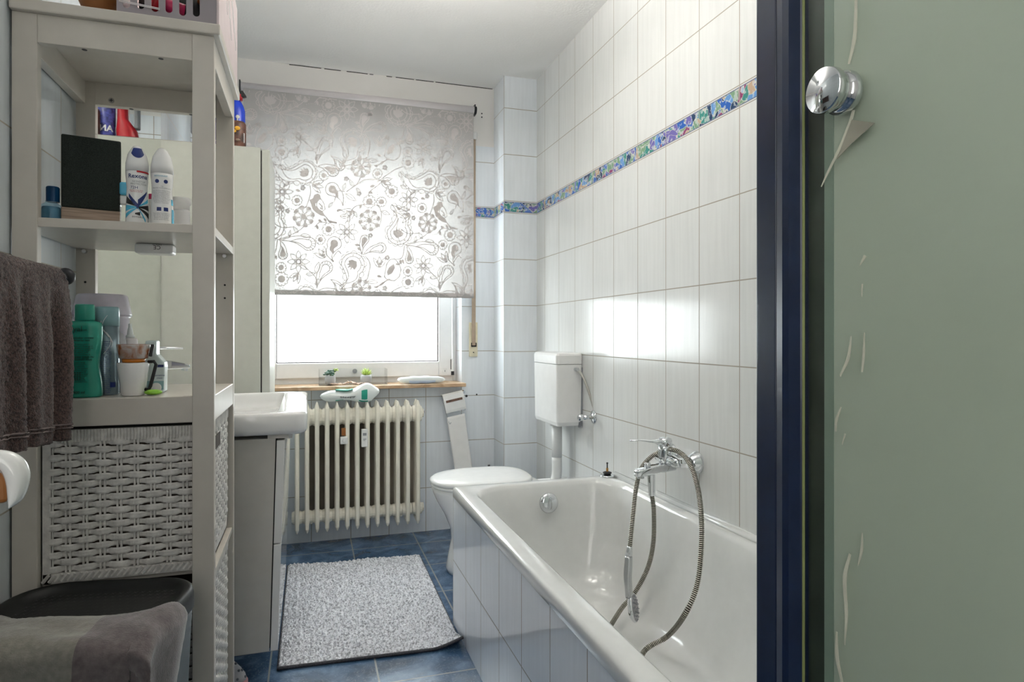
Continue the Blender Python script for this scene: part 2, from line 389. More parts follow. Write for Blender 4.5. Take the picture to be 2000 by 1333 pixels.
def curve_to(cu, name, mat, parent, mtx, warp=None):
    t = bpy.data.objects.new('tmp', cu); C.objects.link(t); bpy.context.view_layer.update()
    dg = bpy.context.evaluated_depsgraph_get(); me = bpy.data.meshes.new_from_object(t.evaluated_get(dg))
    bpy.data.objects.remove(t); bpy.data.curves.remove(cu)
    me.materials.clear(); me.materials.append(mat)
    if warp:
        for v_ in me.vertices: v_.co = warp(v_.co)
    if mtx is not None: me.transform(mtx)
    me.name = name
    return link(name, me, parent)
def text(name, s, size, mat, parent, mtx, ext=.0002, align='CENTER', warp=None, bold=0):
    cu = bpy.data.curves.new('tmp', 'FONT'); cu.body = s; cu.size = size; cu.extrude = ext; cu.align_x = align; cu.resolution_u = 3
    cu.offset = bold
    return curve_to(cu, name, mat, parent, mtx, warp)
def facing(loc, rot=0):
    """text plane facing -Y at loc"""
    return Matrix.Translation(loc) @ Matrix.Rotation(PI/2, 4, 'X') @ Matrix.Rotation(rot, 4, 'Z')
def wraptext(name, s, size, mat, parent, c, z, rf, ang0=-PI/2, sy=1, align='CENTER', ext=.00015, up=False, bold=0):
    """text wrapped on a vertical bottle with axis c; rf(z)=radius"""
    def wp(p):
        x, y = (p.x, p.y) if not up else (-p.y, p.x)
        zz = z+y; r = rf(zz)+.0006+max(0, p.z)*.2; a = ang0 + x/max(.005, rf(zz))
        return Vector((c[0]+r*math.cos(a), c[1]+r*sy*math.sin(a), zz))
    return text(name, s, size, mat, parent, None, ext, align, wp, bold)
def wrappatch(mb, c, z0, z1, a0, a1, rf, sy=1, n=8, off=.0005):
    vs, fs = [], []
    for j in range(n+1):
        z = z0+(z1-z0)*j/n; r = rf(z)+off
        for i in range(n+1):
            a = a0+(a1-a0)*i/n; vs.append((c[0]+r*math.cos(a), c[1]+r*sy*math.sin(a), z))
    for j in range(n):
        for i in range(n): k = j*(n+1)+i; fs.append((k, k+1, k+n+2, k+n+1))
    return mb.add(vs, fs)
def prof_fn(prof):
    ps = sorted([(z, r) for r, z in prof])
    def f(z):
        if z <= ps[0][0]: return ps[0][1]
        for (a, ra), (b_, rb) in zip(ps, ps[1:]):
            if z <= b_: return ra+(rb-ra)*(z-a)/max(1e-9, b_-a)
        return ps[-1][1]
    return f

# ------------------------------------------------------------------ the room
WL, WR, YB, YP, XP, ZC, YN = -.565, 1.198, 3.516, 3.318, 1.009, 2.502, -.9
struct(MB().box((WL-.1, YN-.1, -.06), (WR+.1, YB+.3, 0)).build('floor', M['floor']))
struct(MB().box((WL-.1, YN-.1, ZC), (WR+.1, YB+.3, ZC+.06)).build('ceiling', M['ceiling']))
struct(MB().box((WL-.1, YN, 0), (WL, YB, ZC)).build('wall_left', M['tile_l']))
struct(MB().box((WR, YN, 0), (WR+.1, YB, ZC)).build('wall_right', M['tile_r']))
struct(MB().box((WL-.1, YN-.1, 0), (WR+.1, YN, ZC)).build('wall_near', M['plaster']))
OX0, OX1, OZ0, OZ1 = -.30, .82, .80, 2.11
wb = MB()
wb.box((WL-.1, YB, 0), (OX0, YB+.3, ZC)); wb.box((OX1, YB, 0), (WR+.1, YB+.3, ZC))
wb.box((OX0, YB, 0), (OX1, YB+.3, OZ0)); wb.box((OX0, YB, OZ1), (OX1, YB+.3, ZC))
wbo = struct(wb.build('wall_back', M['tile_b']))
pil = struct(MB().box((XP, YP, 0), (WR, YB, ZC)).build('trim_1', M['tile_p'])); pil['label'] = 'tiled pipe boxing in the back right corner'
# dark crack between ceiling and back wall
ck = MB(); x = -.12
for a_, b_, z_ in ((-.10, .06, 0), (.075, .16, .001), (.19, .30, 0), (.31, .33, .001), (.40, .43, 0), (.45, .55, .0), (.56, .66, .0), (.67, .80, 0), (.80, 1.0, 0)):
    ck.box((a_, YB-.002, ZC-.0045), (b_, YB, ZC-.0015))
struct(ck.build('ceiling_crack', M['gap'], wbo))
# screw holes and stains in the wall beside the paper holder
sm = MB()
for u, v, r in ((931, 771, .0045), (911, 774, .007), (941, 222, .004), (941, 229, .004)):
    p = onY(u, v, YB-.001); sm.cyl(p+Vector((0, -.001, 0)), p+Vector((0, .002, 0)), r, 12)
struct(sm.build('wall_hole', M['darkmetal'], wbo))

# added bowl around the ceiling fill light, unseen above the view
cl_ = thing('added_uplighter', 'added white bowl for the ceiling fill light, out of view above', 'lamp', (.35, 1.85, ZC))
MB().lathe([(.05, 2.16), (.12, 2.172), (.175, 2.205), (.19, 2.245), (.183, 2.245), (.168, 2.212), (.115, 2.182), (.05, 2.172)], (.35, 1.85, 0), 40).build('added_bowl', M['whiteplastic'], cl_, smooth=True)
for k in range(3):
    a = 2*PI*k/3; MB().cyl((.35+.18*math.cos(a), 1.85+.18*math.sin(a), 2.235), (.35+.03*math.cos(a), 1.85+.03*math.sin(a), ZC-.02), .002, 6).build('added_wire', M['steel'], cl_)
MB().cyl((.35, 1.85, ZC-.025), (.35, 1.85, ZC), .05, 24).build('added_rose', M['whiteplastic'], cl_)

# ------------------------------------------------------------------ window
win = struct(thing('window_1', None, None, (.26, 3.66, .8)))
fr = MB(); FY0, FY1 = 3.655, 3.72
fr.box((OX0, FY0, OZ0), (OX0+.045, FY1, OZ1)); fr.box((OX1-.022, FY0, OZ0), (OX1, FY1, OZ1))
fr.box((OX0+.045, FY0, OZ0), (OX1-.022, FY1, OZ0+.055)); fr.box((OX0+.045, FY0, OZ1-.06), (OX1-.022, FY1, OZ1))
fr.build('window_frame', M['pvc'], win, bevel=.004)
GX0, GX1, GZ0, GZ1 = -.17, .712, .936, 1.97
sa = MB()
SX0, SX1, SZ0, SZ1 = OX0+.045, OX1-.030, OZ0+.052, OZ1-.05
sa.box((SX0, FY0-.018, SZ0), (GX0, FY1-.02, SZ1)); sa.box((GX1, FY0-.018, SZ0), (SX1, FY1-.02, SZ1))
sa.box((GX0, FY0-.018, SZ0), (GX1, FY1-.02, GZ0)); sa.box((GX0, FY0-.018, GZ1), (GX1, FY1-.02, SZ1))
sash = sa.build('window_sash', M['pvc'], win, bevel=.005)
gk = MB()
for a_, b_ in (((GX0, FY0-.006, GZ0), (GX0+.006, FY0+.002, GZ1)), ((GX1-.006, FY0-.006, GZ0), (GX1, FY0+.002, GZ1)), ((GX0, FY0-.006, GZ0), (GX1, FY0+.002, GZ0+.006))): gk.box(a_, b_)
gk.build('glazing_gasket', pm('gasket_grey', (.16, .14, .14), .6), sash)
MB().box((GX0, FY0+.01, GZ0), (GX1, FY0+.016, GZ1)).build('window_pane', M['glass'], sash)
hg = MB(); p = onY(884, 712, FY0-.02); hg.cyl((p.x, p.y, p.z+.035), (p.x, p.y, p.z-.04), .008)
hg.build('hinge', M['pvc'], sash)
hk = MB(); hk.cyl((p.x, p.y, p.z-.04), (p.x, p.y, p.z-.062), .009); hk.box((p.x-.012, p.y, p.z-.03), (p.x-.008, p.y+.01, p.z+.03)); hk.box((p.x-.035, p.y+.004, p.z-.052), (p.x, p.y+.008, p.z-.048))
hk.build('hinge_pin', M['darkmetal'], sash)
q = onY(869, 725, FY0-.02); MB().box((q.x-.012, q.y-.001, q.z-.014), (q.x+.012, q.y+.003, q.z+.014)).build('hinge_cap', M['whiteplastic'], sash, bevel=.002)
MB().box((q.x-.002, q.y-.002, q.z-.006), (q.x+.002, q.y, q.z+.006)).build('cap_slot', M['grey'], sash)
q = onY(693, 725, FY0-.02); k_ = MB().cyl((q.x, q.y-.008, q.z), (q.x, q.y+.004, q.z), .012); k_.build('sash_knob', M['grey'], sash)
MB().box((OX0-.01, 3.44, .802), (.828, FY0, .822)).build('window_sill', M['sill'], win, bevel=.004)

# ------------------------------------------------------------------ roller blind with printed paisley fabric
BY = 3.44
bl = thing('roller_blind', 'white roller blind with grey paisley, flower and bird print, half lowered over the window', 'roller blind', (.27, BY, 2.33))
MB().cyl((-.325, BY, 2.330), (.870, BY, 2.338), .021, 28).build('blind_tube', M['blindtube'], bl, smooth=True)
for sx, xx, zz in ((-1, -.33, 2.33), (1, .876, 2.338)):
    br = MB().box((xx-.003, BY-.012, zz-.030), (xx+.003, BY+.012, zz+.03)).box((xx-.003, BY, zz+.0), (xx+.003, YB, zz+.03))
    if sx < 0: br.box((xx-.014, BY-.012, zz-.034), (xx+.004, BY+.004, zz-.029))
    else: br.cyl((xx, BY, zz), (xx+.008, BY, zz), .022)
    br.build('blind_bracket', M['darkmetal'], bl)
BX0, BX1, BZ0, BZ1 = -.313, .866, 1.296, 2.318
FYb = BY-.017
def fab(i, j):
    z = BZ0+(BZ1-BZ0)*j; x = BX0+(BX1-BX0)*i
    return (x, FYb+.0012*math.sin(9*x+3*z), z)
MB().grid(fab, 40, 30).build('blind_fabric', M['blind'], bl, smooth=True)
hb = MB().box((BX0, FYb+.001, BZ0-.004), (BX1, FYb+.005, BZ0+.022)); hb.build('hem_bar', M['blind'], bl, bevel=.001)
class P2:
    def __init__(s): s.polys = []
    def poly(s, pts): s.polys.append([tuple(p) for p in pts])
    def disc(s, x, y, r, n=12): s.poly([(x+r*math.cos(2*PI*k/n), y+r*math.sin(2*PI*k/n)) for k in range(n)])
    def stroke(s, pts, w, close=False):
        if close: pts = list(pts)+[pts[0]]
        for a, b_ in zip(pts, pts[1:]):
            dx, dy = b_[0]-a[0], b_[1]-a[1]; l = math.hypot(dx, dy)
            if l < 1e-6: continue
            nx, ny = -dy/l*w/2, dx/l*w/2; ex, ey = dx/l*w*.3, dy/l*w*.3
            s.poly([(a[0]+nx-ex, a[1]+ny-ey), (b_[0]+nx+ex, b_[1]+ny+ey), (b_[0]-nx+ex, b_[1]-ny+ey), (a[0]-nx-ex, a[1]-ny-ey)])
    def fan(s, pts, c=None):
        cx = sum(p[0] for p in pts)/len(pts) if c is None else c[0]; cy = sum(p[1] for p in pts)/len(pts) if c is None else c[1]
        for a, b_ in zip(pts, list(pts[1:])+[pts[0]]): s.poly([(cx, cy), a, b_])
pp = P2(); W_ = 7.0
def petal(cx, cy, a, r0, r1, wd, n=7):
    L = []
    for k in range(n+1):
        t = k/n; rr_ = r0+(r1-r0)*t; o = wd*math.sin(PI*t**.8); L.append((rr_, o))
    L += [(x_, -y_) for x_, y_ in reversed(L[1:-1])]
    return [(cx+x_*math.cos(a)-y_*math.sin(a), cy+x_*math.sin(a)+y_*math.cos(a)) for x_, y_ in L]
def flowerA(x, y, r):
    pp.disc(x, y, r*.25)
    for k in range(8):
        a = k*PI/4+.2; pp.stroke(petal(x, y, a, r*.26, r*.92, r*.17), W_*.8, True)
        a2 = a+PI/8; c = [(x+r*rr_*math.cos(a2+d), y+r*rr_*math.sin(a2+d)) for rr_, d in ((.62, 0), (.92, .28), (1.02, .12), (1.02, -.12), (.92, -.28))]; pp.poly(c)
def flowerB(x, y, r):
    pp.stroke([(x+r*.2*math.cos(k*PI/6), y+r*.2*math.sin(k*PI/6)) for k in range(12)], r*.12, True)
    for k in range(16): a = k*PI/8; pp.poly([(x+r*.22*math.cos(a-.2), y+r*.22*math.sin(a-.2)), (x+r*.45*math.cos(a), y+r*.45*math.sin(a)), (x+r*.22*math.cos(a+.2), y+r*.22*math.sin(a+.2))])
    for k in range(8): a = k*PI/4; pp.stroke(petal(x, y, a, r*.3, r, r*.2), W_*.8, True)
def daisy(x, y, r):
    pp.disc(x, y, r*.52, 16)
    for k in range(10): a = k*PI/5; pp.stroke([(x+r*.78*math.cos(a)+r*.24*math.cos(a+t), y+r*.78*math.sin(a)+r*.24*math.sin(a+t)) for t in (-1.7, -1, -.3, .3, 1, 1.7)], W_*.8)
def star(x, y, r=20):
    for k in range(5):
        a = k*2*PI/5; pp.stroke([(x+r*.7*math.cos(a)+r*.32*math.cos(t*PI/3), y+r*.7*math.sin(a)+r*.32*math.sin(t*PI/3)) for t in range(6)], W_, True)
def drop(bx, by, r, tx, ty, curl=.35, n=26, s=1.0):
    """paisley outline: round bulb at (bx,by), curved tail to (tx,ty)"""
    dx, dy = tx-bx, ty-by; L = math.hypot(dx, dy); ux, uy = dx/L, dy/L; nx, ny = -uy, ux; out = []
    a0 = math.acos(min(1, r/L*.9))*.9
    for k in range(n+1):
        a = a0+(2*PI-2*a0)*k/n; out.append((bx+s*r*(ux*math.cos(a)+nx*math.sin(a)), by+s*r*(uy*math.cos(a)+ny*math.sin(a))))
    e = out[-1]; st = out[0]; m1 = []; T = (bx+dx*(s*.5+.5) if s < 1 else tx, by+dy*(s*.5+.5) if s < 1 else ty)
    for (p, q_, fl) in ((e, T, 1), (T, st, 0)):
        for k in range(1, 9):
            t = k/8; o = curl*L*math.sin(PI*t)*.5
            m1.append((p[0]+(q_[0]-p[0])*t+nx*o, p[1]+(q_[1]-p[1])*t+ny*o))
    return out+m1[:-1]
def bigpaisley(bx, by, r, tx, ty, curl):
    o = drop(bx, by, r, tx, ty, curl); pp.stroke(o, W_, True)
    i = drop(bx, by, r*.72, tx, ty, curl, s=1); i = [(bx+(x_-bx)*.78, by+(y_-by)*.78) for x_, y_ in drop(bx, by, r*.92, tx, ty, curl)]; pp.stroke(i, W_, True)
    # scallops with dots round the outside
    per = 0; last = o[0]; step = r*.36
    cx = sum(p[0] for p in o)/len(o); cy = sum(p[1] for p in o)/len(o)
    for p, q_ in zip(o, o[1:]+[o[0]]):
        l = math.hypot(q_[0]-p[0], q_[1]-p[1]); per += l
        if per > step:
            per = 0; ox, oy = q_[0]-bx, q_[1]-by; far = math.hypot(ox, oy)
            tx_, ty_ = q_[0]-last[0], q_[1]-last[1]; tl = math.hypot(tx_, ty_)+1e-6; nx, ny = ty_/tl, -tx_/tl
            rad = tl/2; mx, my = (q_[0]+last[0])/2, (q_[1]+last[1])/2
            pp.stroke([(mx+rad*(tx_/tl*math.cos(t)+nx*math.sin(t)), my+rad*(ty_/tl*math.cos(t)+ny*math.sin(t))) for t in [PI*k/6 for k in range(7)]], W_*.8)
            if far < r*1.4: pp.disc(mx+nx*rad*.4, my+ny*rad*.4, 3.5, 6)
            last = q_
    # tulip
    a = math.atan2(ty-by, tx-bx)+.5; tr = r*.55
    base = [(bx-.05*r+tr*rr_*math.cos(a+d), by+tr*rr_*math.sin(a+d)) for rr_, d in ((1, 0), (.45, .35), (1.0, .62), (.55, 1.0), (.9, 1.35), (.8, 2.1), (.85, 3.14), (.8, -2.1), (.9, -1.35), (.55, -1.0), (1.0, -.62), (.45, -.35))]
    pp.fan(base, (bx-.05*r, by))
    for k in range(3): aa = a+2.2+k*.8; pp.disc(bx+r*.84*math.cos(aa), by+r*.84*math.sin(aa), 8, 6)
def feather(bx, by, r, tx, ty, fill, curl=.2):
    o = drop(bx, by, r, tx, ty, curl); pp.stroke(o, W_, True)
    i = [(bx+(x_-bx)*.62+(tx-bx)*.05, by+(y_-by)*.62+(ty-by)*.05) for x_, y_ in o]
    if fill: pp.fan(i, (bx, by))
    else: pp.stroke(i, W_, True)
    for k in range(0, 27, 3): pp.stroke([o[k], i[k]], W_*.8)
def leaf(x, y, l, a, vein=True):
    pp.stroke(petal(x, y, a, 0, l, l*.2), W_*.85, True)
    if vein: pp.stroke([(x, y), (x+l*.7*math.cos(a), y+l*.7*math.sin(a))], W_*.7)
def tulipleaf(x, y, l, a):
    for d in (-.55, 0, .55): pp.stroke(petal(x, y, a+d, 0, l*(1 if d else .95), l*.18), W_*.85, True)
    for d in (-.5, .5): pp.stroke([(x+l*.2*math.cos(a), y+l*.2*math.sin(a)), (x+l*.6*math.cos(a+d), y+l*.6*math.sin(a+d))], W_*1.6)
def vine(pts): pp.stroke([(p.x, p.y) for p in cr([(a_, b_, 0) for a_, b_ in pts], 7)], W_)
def dots(pts):
    P_ = cr([(a_, b_, 0) for a_, b_ in pts], 14); acc = 0
    for a_, b_ in zip(P_, P_[1:]):
        acc += (b_-a_).length
        if acc > 16: acc = 0; pp.disc(b_.x, b_.y, 4.5, 6)
for a_ in ((325, 548, 95), (895, 580, 95), (822, 120, 90)): flowerA(*a_)
for a_ in ((138, 332, 95), (700, 682, 97), (280, 940, 97)): flowerB(*a_)
for a_ in ((268, 408, 46), (540, 658, 56), (470, 748, 44), (895, 418, 56), (1000, 420, 44), (965, 175, 44), (500, 190, 44), (130, 990, 46), (133, 1090, 60), (1088, 330, 56)): daisy(*a_)
for a_ in ((805, 350), (185, 500), (695, 220), (318, 300), (905, 712), (1050, 905), (1030, 1170)): star(*a_)
bigpaisley(335, 165, 95, 55, 75, -.5); bigpaisley(1150, 690, 100, 1090, 445, .5); bigpaisley(752, 965, 100, 640, 1180, -.5)
for (bx, by, r, tx, ty, cu_) in ((572, 310, 58, 665, 445, -.3), (590, 785, 62, 580, 935, .5)):
    o_ = drop(bx, by, r, tx, ty, cu_); pp.stroke(o_, W_, True); pp.fan([(bx+(x_-bx)*.55, by+(y_-by)*.6) for x_, y_ in o_], (bx, by)); pp.disc(tx, ty, 10, 8)
for a_ in ((370, 785, 58, 130, 755, 0), (520, 990, 56, 440, 1165, 0), (145, 880, 40, 118, 752, 1), (580, 150, 50, 445, 112, 1), (855, 745, 38, 832, 875, 1), (995, 820, 45, 842, 878, 0), (640, 110, 40, 560, 20, 0)): feather(*a_)
for a_ in ((665, 320, 70, -1.2), (760, 290, 75, -2.1), (200, 725, 60, -1.4), (275, 690, 70, -2.2), (300, 710, 85, .1), (640, 545, 90, 0), (780, 300, 60, .8), (345, 1050, 80, -.1), (430, 1040, 100, -1.3),
           (690, 350, 110, .6), (760, 500, 60, 1.1), (880, 1110, 90, .1), (540, 470, 60, -.9), (1000, 500, 80, .4), (60, 200, 70, .5), (200, 250, 60, 2.5), (430, 60, 60, -1.2), (1190, 480, 60, .2)): leaf(*a_)
for a_ in ((150, 470, 105, PI-.25), (400, 270, 105, .25), (760, 500, 110, PI-.5), (1000, 240, 95, .3), (280, 1040, 90, PI*.68), (510, 905, 100, -2.2), (985, 990, 100, -1.6)): tulipleaf(*a_)
for a_ in (((240, 640), (130, 640), (60, 600)), ((110, 750), (230, 700), (320, 640), (350, 560)), ((700, 330), (800, 260), (870, 225), (1000, 240), (900, 330), (890, 370)), ((720, 600), (740, 500), (800, 450), (960, 450), (1000, 540), (980, 640)),
           ((380, 280), (385, 340), (370, 400), (345, 470)), ((440, 1170), (430, 1080), (330, 980), (300, 970)), ((860, 890), (900, 960), (880, 1080), (860, 1100)), ((680, 330), (620, 330), (590, 420)),
           ((960, 250), (1100, 150), (1170, 120)), ((1200, 800), (1180, 900), (1130, 920)), ((420, 640), (460, 600), (520, 600)), ((40, 500), (20, 620), (60, 740)), ((820, 200), (790, 260), (700, 330)), ((560, 930), (620, 850), (650, 870))): vine(a_)
for a_ in (((790, 275), (870, 235), (990, 235)), ((330, 665), (400, 650), (490, 665)), ((150, 430), (190, 470), (240, 490)), ((970, 280), (965, 350), (985, 480)), ((300, 1050), (360, 1110), (440, 1140)), ((400, 820), (410, 900), (380, 980)), ((660, 850), (720, 770), (820, 830)), ((880, 900), (905, 980), (870, 1080)), ((100, 40), (150, 70), (200, 130)), ((680, 340), (670, 390), (690, 430)), ((1130, 1140), (1200, 1170), (1230, 1220)), ((990, 130), (1050, 150), (1080, 190))): dots(a_)
for (x_, y_, a_) in ((255, 315, .3), (900, 290, -.3), (885, 330, .4), (810, 480, -1.2), (450, 575, .6), (500, 560, 1), (435, 620, 1.2), (770, 790, .2), (790, 820, .5), (75, 880, 1.2), (960, 1060, .3), (1160, 920, 1.3), (610, 500, -.3), (1130, 470, .5)):
    pp.fan(petal(x_, y_, a_, 0, 46, 12))
def bird(x, y, f, s=1, tailup=0):
    def T(p): return (x+f*p[0]*s, y+p[1]*s)
    body = [T(p) for p in ((30, -100), (10, -112), (-25, -100), (-35, -70), (-70, -55), (-55, -20), (-40, 30), (0, 70), (40, 90), (70, 95), (60, 60), (5, 40), (-15, 0), (-12, -50), (35, -65))]
    pp.fan(body, T((-25, -10)))
    pp.stroke([T(p) for p in ((35, -65), (65, -20), (75, 30), (50, 50), (20, 40), (-5, 0), (5, -45))], W_, True)
    pp.stroke([T(p) for p in ((20, -20), (45, 0), (50, 30), (30, 20))], W_*1.5)
    for k in range(4): pp.stroke([T((60+k*6, 75+k*8)), T((110, 135+k*5)), T((180, 150+k*3))], W_*.9)
    pp.disc(*T((5, -130)), 9)
bird(440, 455, 1, .95)
def bird2(x, y):
    pp.stroke([(x+a_, y+b_) for a_, b_ in ((-20, -90), (20, -95), (60, -50), (75, 0), (60, 60), (20, 95), (-40, 90), (-70, 60), (-60, 10), (-50, -50))], W_, True)
    pp.fan([(x+a_, y+b_) for a_, b_ in ((10, -50), (22, -20), (0, 30), (-40, 50), (-50, 20), (-30, -20))])
    for k in range(4): pp.stroke([(x-40+k*8, y+80), (x-90, y+130-k*6), (x-160+k*8, y+150+k*3)], W_*.9)
    for k in range(4): pp.stroke([(x+35+k*9, y-55), (x+33+k*9, y-42)], W_*1.2)
bird2(1095, 1010)
# place the repeat unit on the blind plane
plv, plf = [], []
PXS = .000625; Ox, Oz = onY(520, 300, FYb).x, onY(520, 300, FYb).z
def blindpt(p):
    r = ray(520+p[0]/4.443, 300+p[1]/4.443); k = FYb/r.y; return (r.x*k, CH+r.z*k)
REPX, REPZ = .638, .640
for poly in pp.polys:
    base = [blindpt(p) for p in poly]
    for i in (-2, -1, 0, 1, 2):
        for j in (-1, 0, 1, 2):
            q_ = [(x_+i*REPX, z_+j*REPZ) for x_, z_ in base]
            if all(BX0+.002 < x_ < BX1-.002 and BZ0+.001 < z_ < BZ1-.003 for x_, z_ in q_):
                k = len(plv); plv += [(x_, FYb+.0012*math.sin(9*x_+3*z_)-.0008, z_) for x_, z_ in q_]; plf.append(tuple(range(k, k+len(q_))))
mbp = MB(); mbp.add(plv, plf); mbp.build('fabric_print', M['print'], bl)

# shutter belt
sb = thing('shutter_belt', 'brown roller shutter belt hanging to a cream wall plate right of the window', 'shutter belt', (.885, YB, 1.06))
MB().box((.874, YB-.020, 1.03), (.896, YB-.0175, 2.20)).build('belt', M['strap'], sb)
pz = [(.861, .966), (.909, .966), (.909, 1.16), (.861, 1.16)]
MB().box((.861, YB-.013, .966), (.909, YB, 1.16)).build('cover_plate', M['beigeplastic'], sb, bevel=.002)
MB().box((.871, YB-.024, 1.022), (.900, YB-.013, 1.030)).box((.871, YB-.024, 1.022), (.874, YB-.013, 1.045)).box((.897, YB-.024, 1.022), (.900, YB-.013, 1.045)).build('belt_slot', M['gap'], sb)
MB().cyl((.885, YB-.016, .99), (.885, YB-.012, .99), .003).build('screw', M['darkmetal'], sb)
MB().box((.868, YB-.03, 2.195), (.902, YB, 2.235)).build('belt_guide', M['whiteplastic'], sb, bevel=.004)

# ------------------------------------------------------------------ radiator
ra = thing('radiator', 'cream ribbed column radiator on the tiled wall under the window sill', 'radiator', (.26, 3.42, .1))
NS = 13; RX = [onY(580+19.65*k*1.0, 900, 3.385).x for k in range(NS)]
def section(x, p, first, last):
    mb = MB(); hw = .026
    for y0, y1 in ((3.362, 3.392), (3.402, 3.432), (3.442, 3.472)):
        L = []
        for z, w_, s in ((.088, .003, .25), (.108, .010, .8), (.2, .011, 1), (.62, .011, 1), (.715, .011, .9), (.742, .003, .2)):
            cy = (y0+y1)/2; hy = (y1-y0)/2*s
            L.append([Vector((x+w_*a_, cy+hy*b_, z)) for a_, b_ in ((-.6, -1), (.6, -1), (1, -.5), (1, .5), (.6, 1), (-.6, 1), (-1, .5), (-1, -.5))])
        mb.loft(L)
    # headers: hub with flared diamond profile
    for zc, hz in ((.160, .034), (.668, .046)):
        L = []
        for dx, k in ((-hw, .86), (-.013, 1.0), (-.006, 1.25), (.006, 1.25), (.013, 1.0), (hw, .86)):
            pts = []
            for a_ in range(16):
                t = 2*PI*a_/16; pts.append(Vector((x+dx, 3.417+.036*k*math.cos(t), zc+hz*k*math.sin(t))))
            L.append(pts)
        mb.loft(L)
    o = mb.build('radiator_section', M['cream'], p, smooth=False, bevel=.002)
    return o
for i, x in enumerate(RX): section(x, ra, i == 0, i == NS-1)
for zc in (.165, .670):
    pl = MB().cyl((RX[-1]+.02, 3.417, zc), (RX[-1]+.036, 3.417, zc), .024, 8); pl.build('end_plug', M['cream'], ra, bevel=.002)
vv = MB().cyl((RX[-1]+.034, 3.417, .675), (RX[-1]+.040, 3.417, .675), .008, 6); vv.build('bleed_valve', M['darkmetal'], ra)
for xx in (RX[1]+.02, RX[10]+.02):
    MB().tube([(xx, YB, .125), (xx, 3.43, .125), (xx, 3.40, .135)], .008, 8).build('wall_bracket', M['cream'], ra)
MB().box((onY(603, 900, YB).x, YB-.004, .16), (onY(812, 900, YB).x, YB-.0005, .70)).build('back_panel', pm('brown_panel', (.27, .235, .185), .7, nscale=5, namt=.25), ra)  # plain brown sheet behind the sections, darkens the gaps between them
al = thing('heat_meter', 'small white heat cost meter with grey display clipped on the radiator front', 'heat meter', onY(712, 856, 3.35))
p = onY(712, 856, 3.345); MB().box((p.x-.016, 3.335, p.z-.046), (p.x+.016, 3.360, p.z+.046)).build('housing', M['beigeplastic'] if 0 else M['whiteplastic'], al, bevel=.004)
MB().box((p.x-.009, 3.3340, p.z+.014), (p.x+.009, 3.336, p.z+.027)).build('display', M['grey'], al)
MB().box((p.x-.008, 3.3340, p.z-.006), (p.x+.008, 3.3355, p.z-.003)).box((p.x-.008, 3.3340, p.z-.012), (p.x+.003, 3.3355, p.z-.010)).build('printed_lines', M['grey'], al)
th_ = thing('thermostat_sensor', 'small square white sensor with round dial on the radiator left of the meter', 'sensor', onY(672, 861, 3.35))
p = onY(672, 861, 3.345); MB().box((p.x-.019, 3.342, p.z-.019), (p.x+.019, 3.360, p.z+.019)).build('housing', M['whiteplastic'], th_, bevel=.004)
MB().cyl((p.x, 3.336, p.z), (p.x, 3.343, p.z), .009, 18).build('dial', M['whiteplastic'], th_, bevel=.002)
MB().box((p.x-.011, 3.366, p.z+.022), (p.x+.011, 3.374, p.z+.06)).build('adhesive_backing', M['wood'], th_)

# wipes pack on the radiator
wp_ = thing('wipes_pack', 'white and green soft pack of wet wipes lying on top of the radiator', 'wipes', (.2, 3.41, .742))
def wip(i, j):
    x = .052+.30*i; t = math.sin(PI*min(1, max(0, i)))**.35; hh = (.030+.030*math.exp(-((i-.80)/.16)**2)+.006*math.sin(11*i))*t
    a = 2*PI*j; yy = 3.405+.047*math.cos(a)*t**.5*(1+.05*math.sin(7*i)); zc = .775+.018*max(0, i-.45)*2
    zz = zc+hh*math.sin(a)*(1+.08*math.sin(9*i+3*a)); 
    return (x, yy, max(.7425, zz))
wb_ = MB().grid(wip, 44, 24); wb_.build('pouch', M['pouch'], wp_, smooth=True)
lid = MB()
def lidf(i, j): x = .128+.085*i; return (x, 3.372+.05*j, wip((x-.052)/.30, .25)[2]+.002+.006*math.sin(PI*i)*math.sin(PI*j))
lid.grid(lidf, 10, 6); lid.build('flip_lid', M['green'], wp_, smooth=True, solid=.004)
def front(i0, i1, j0, j1, n=10):
    def f_(a_, b_):
        p_ = wip(i0+(i1-i0)*a_, j0+(j1-j0)*b_); return (p_[0], p_[1]-.0016, p_[2])
    MB().grid(f_, n, 5).build('green_print', M['green'], wp_, smooth=True)
for a_ in ((.68, .78, .44, .60), (.64, .79, .62, .655), (.72, .84, .665, .70), (.25, .38, .60, .63), (.25, .34, .655, .67)): front(*a_)
def wwarp(p):
    i = .45+p.x/.30; base = .55-(p.y/.062)*.16; q_ = wip(min(.95, max(.02, i)), base); return Vector((q_[0], q_[1]-.0022, q_[2]))
text('brand_text', 'Sleepy', .030, M['black'], wp_, None, .0002, 'CENTER', wwarp, .0004)

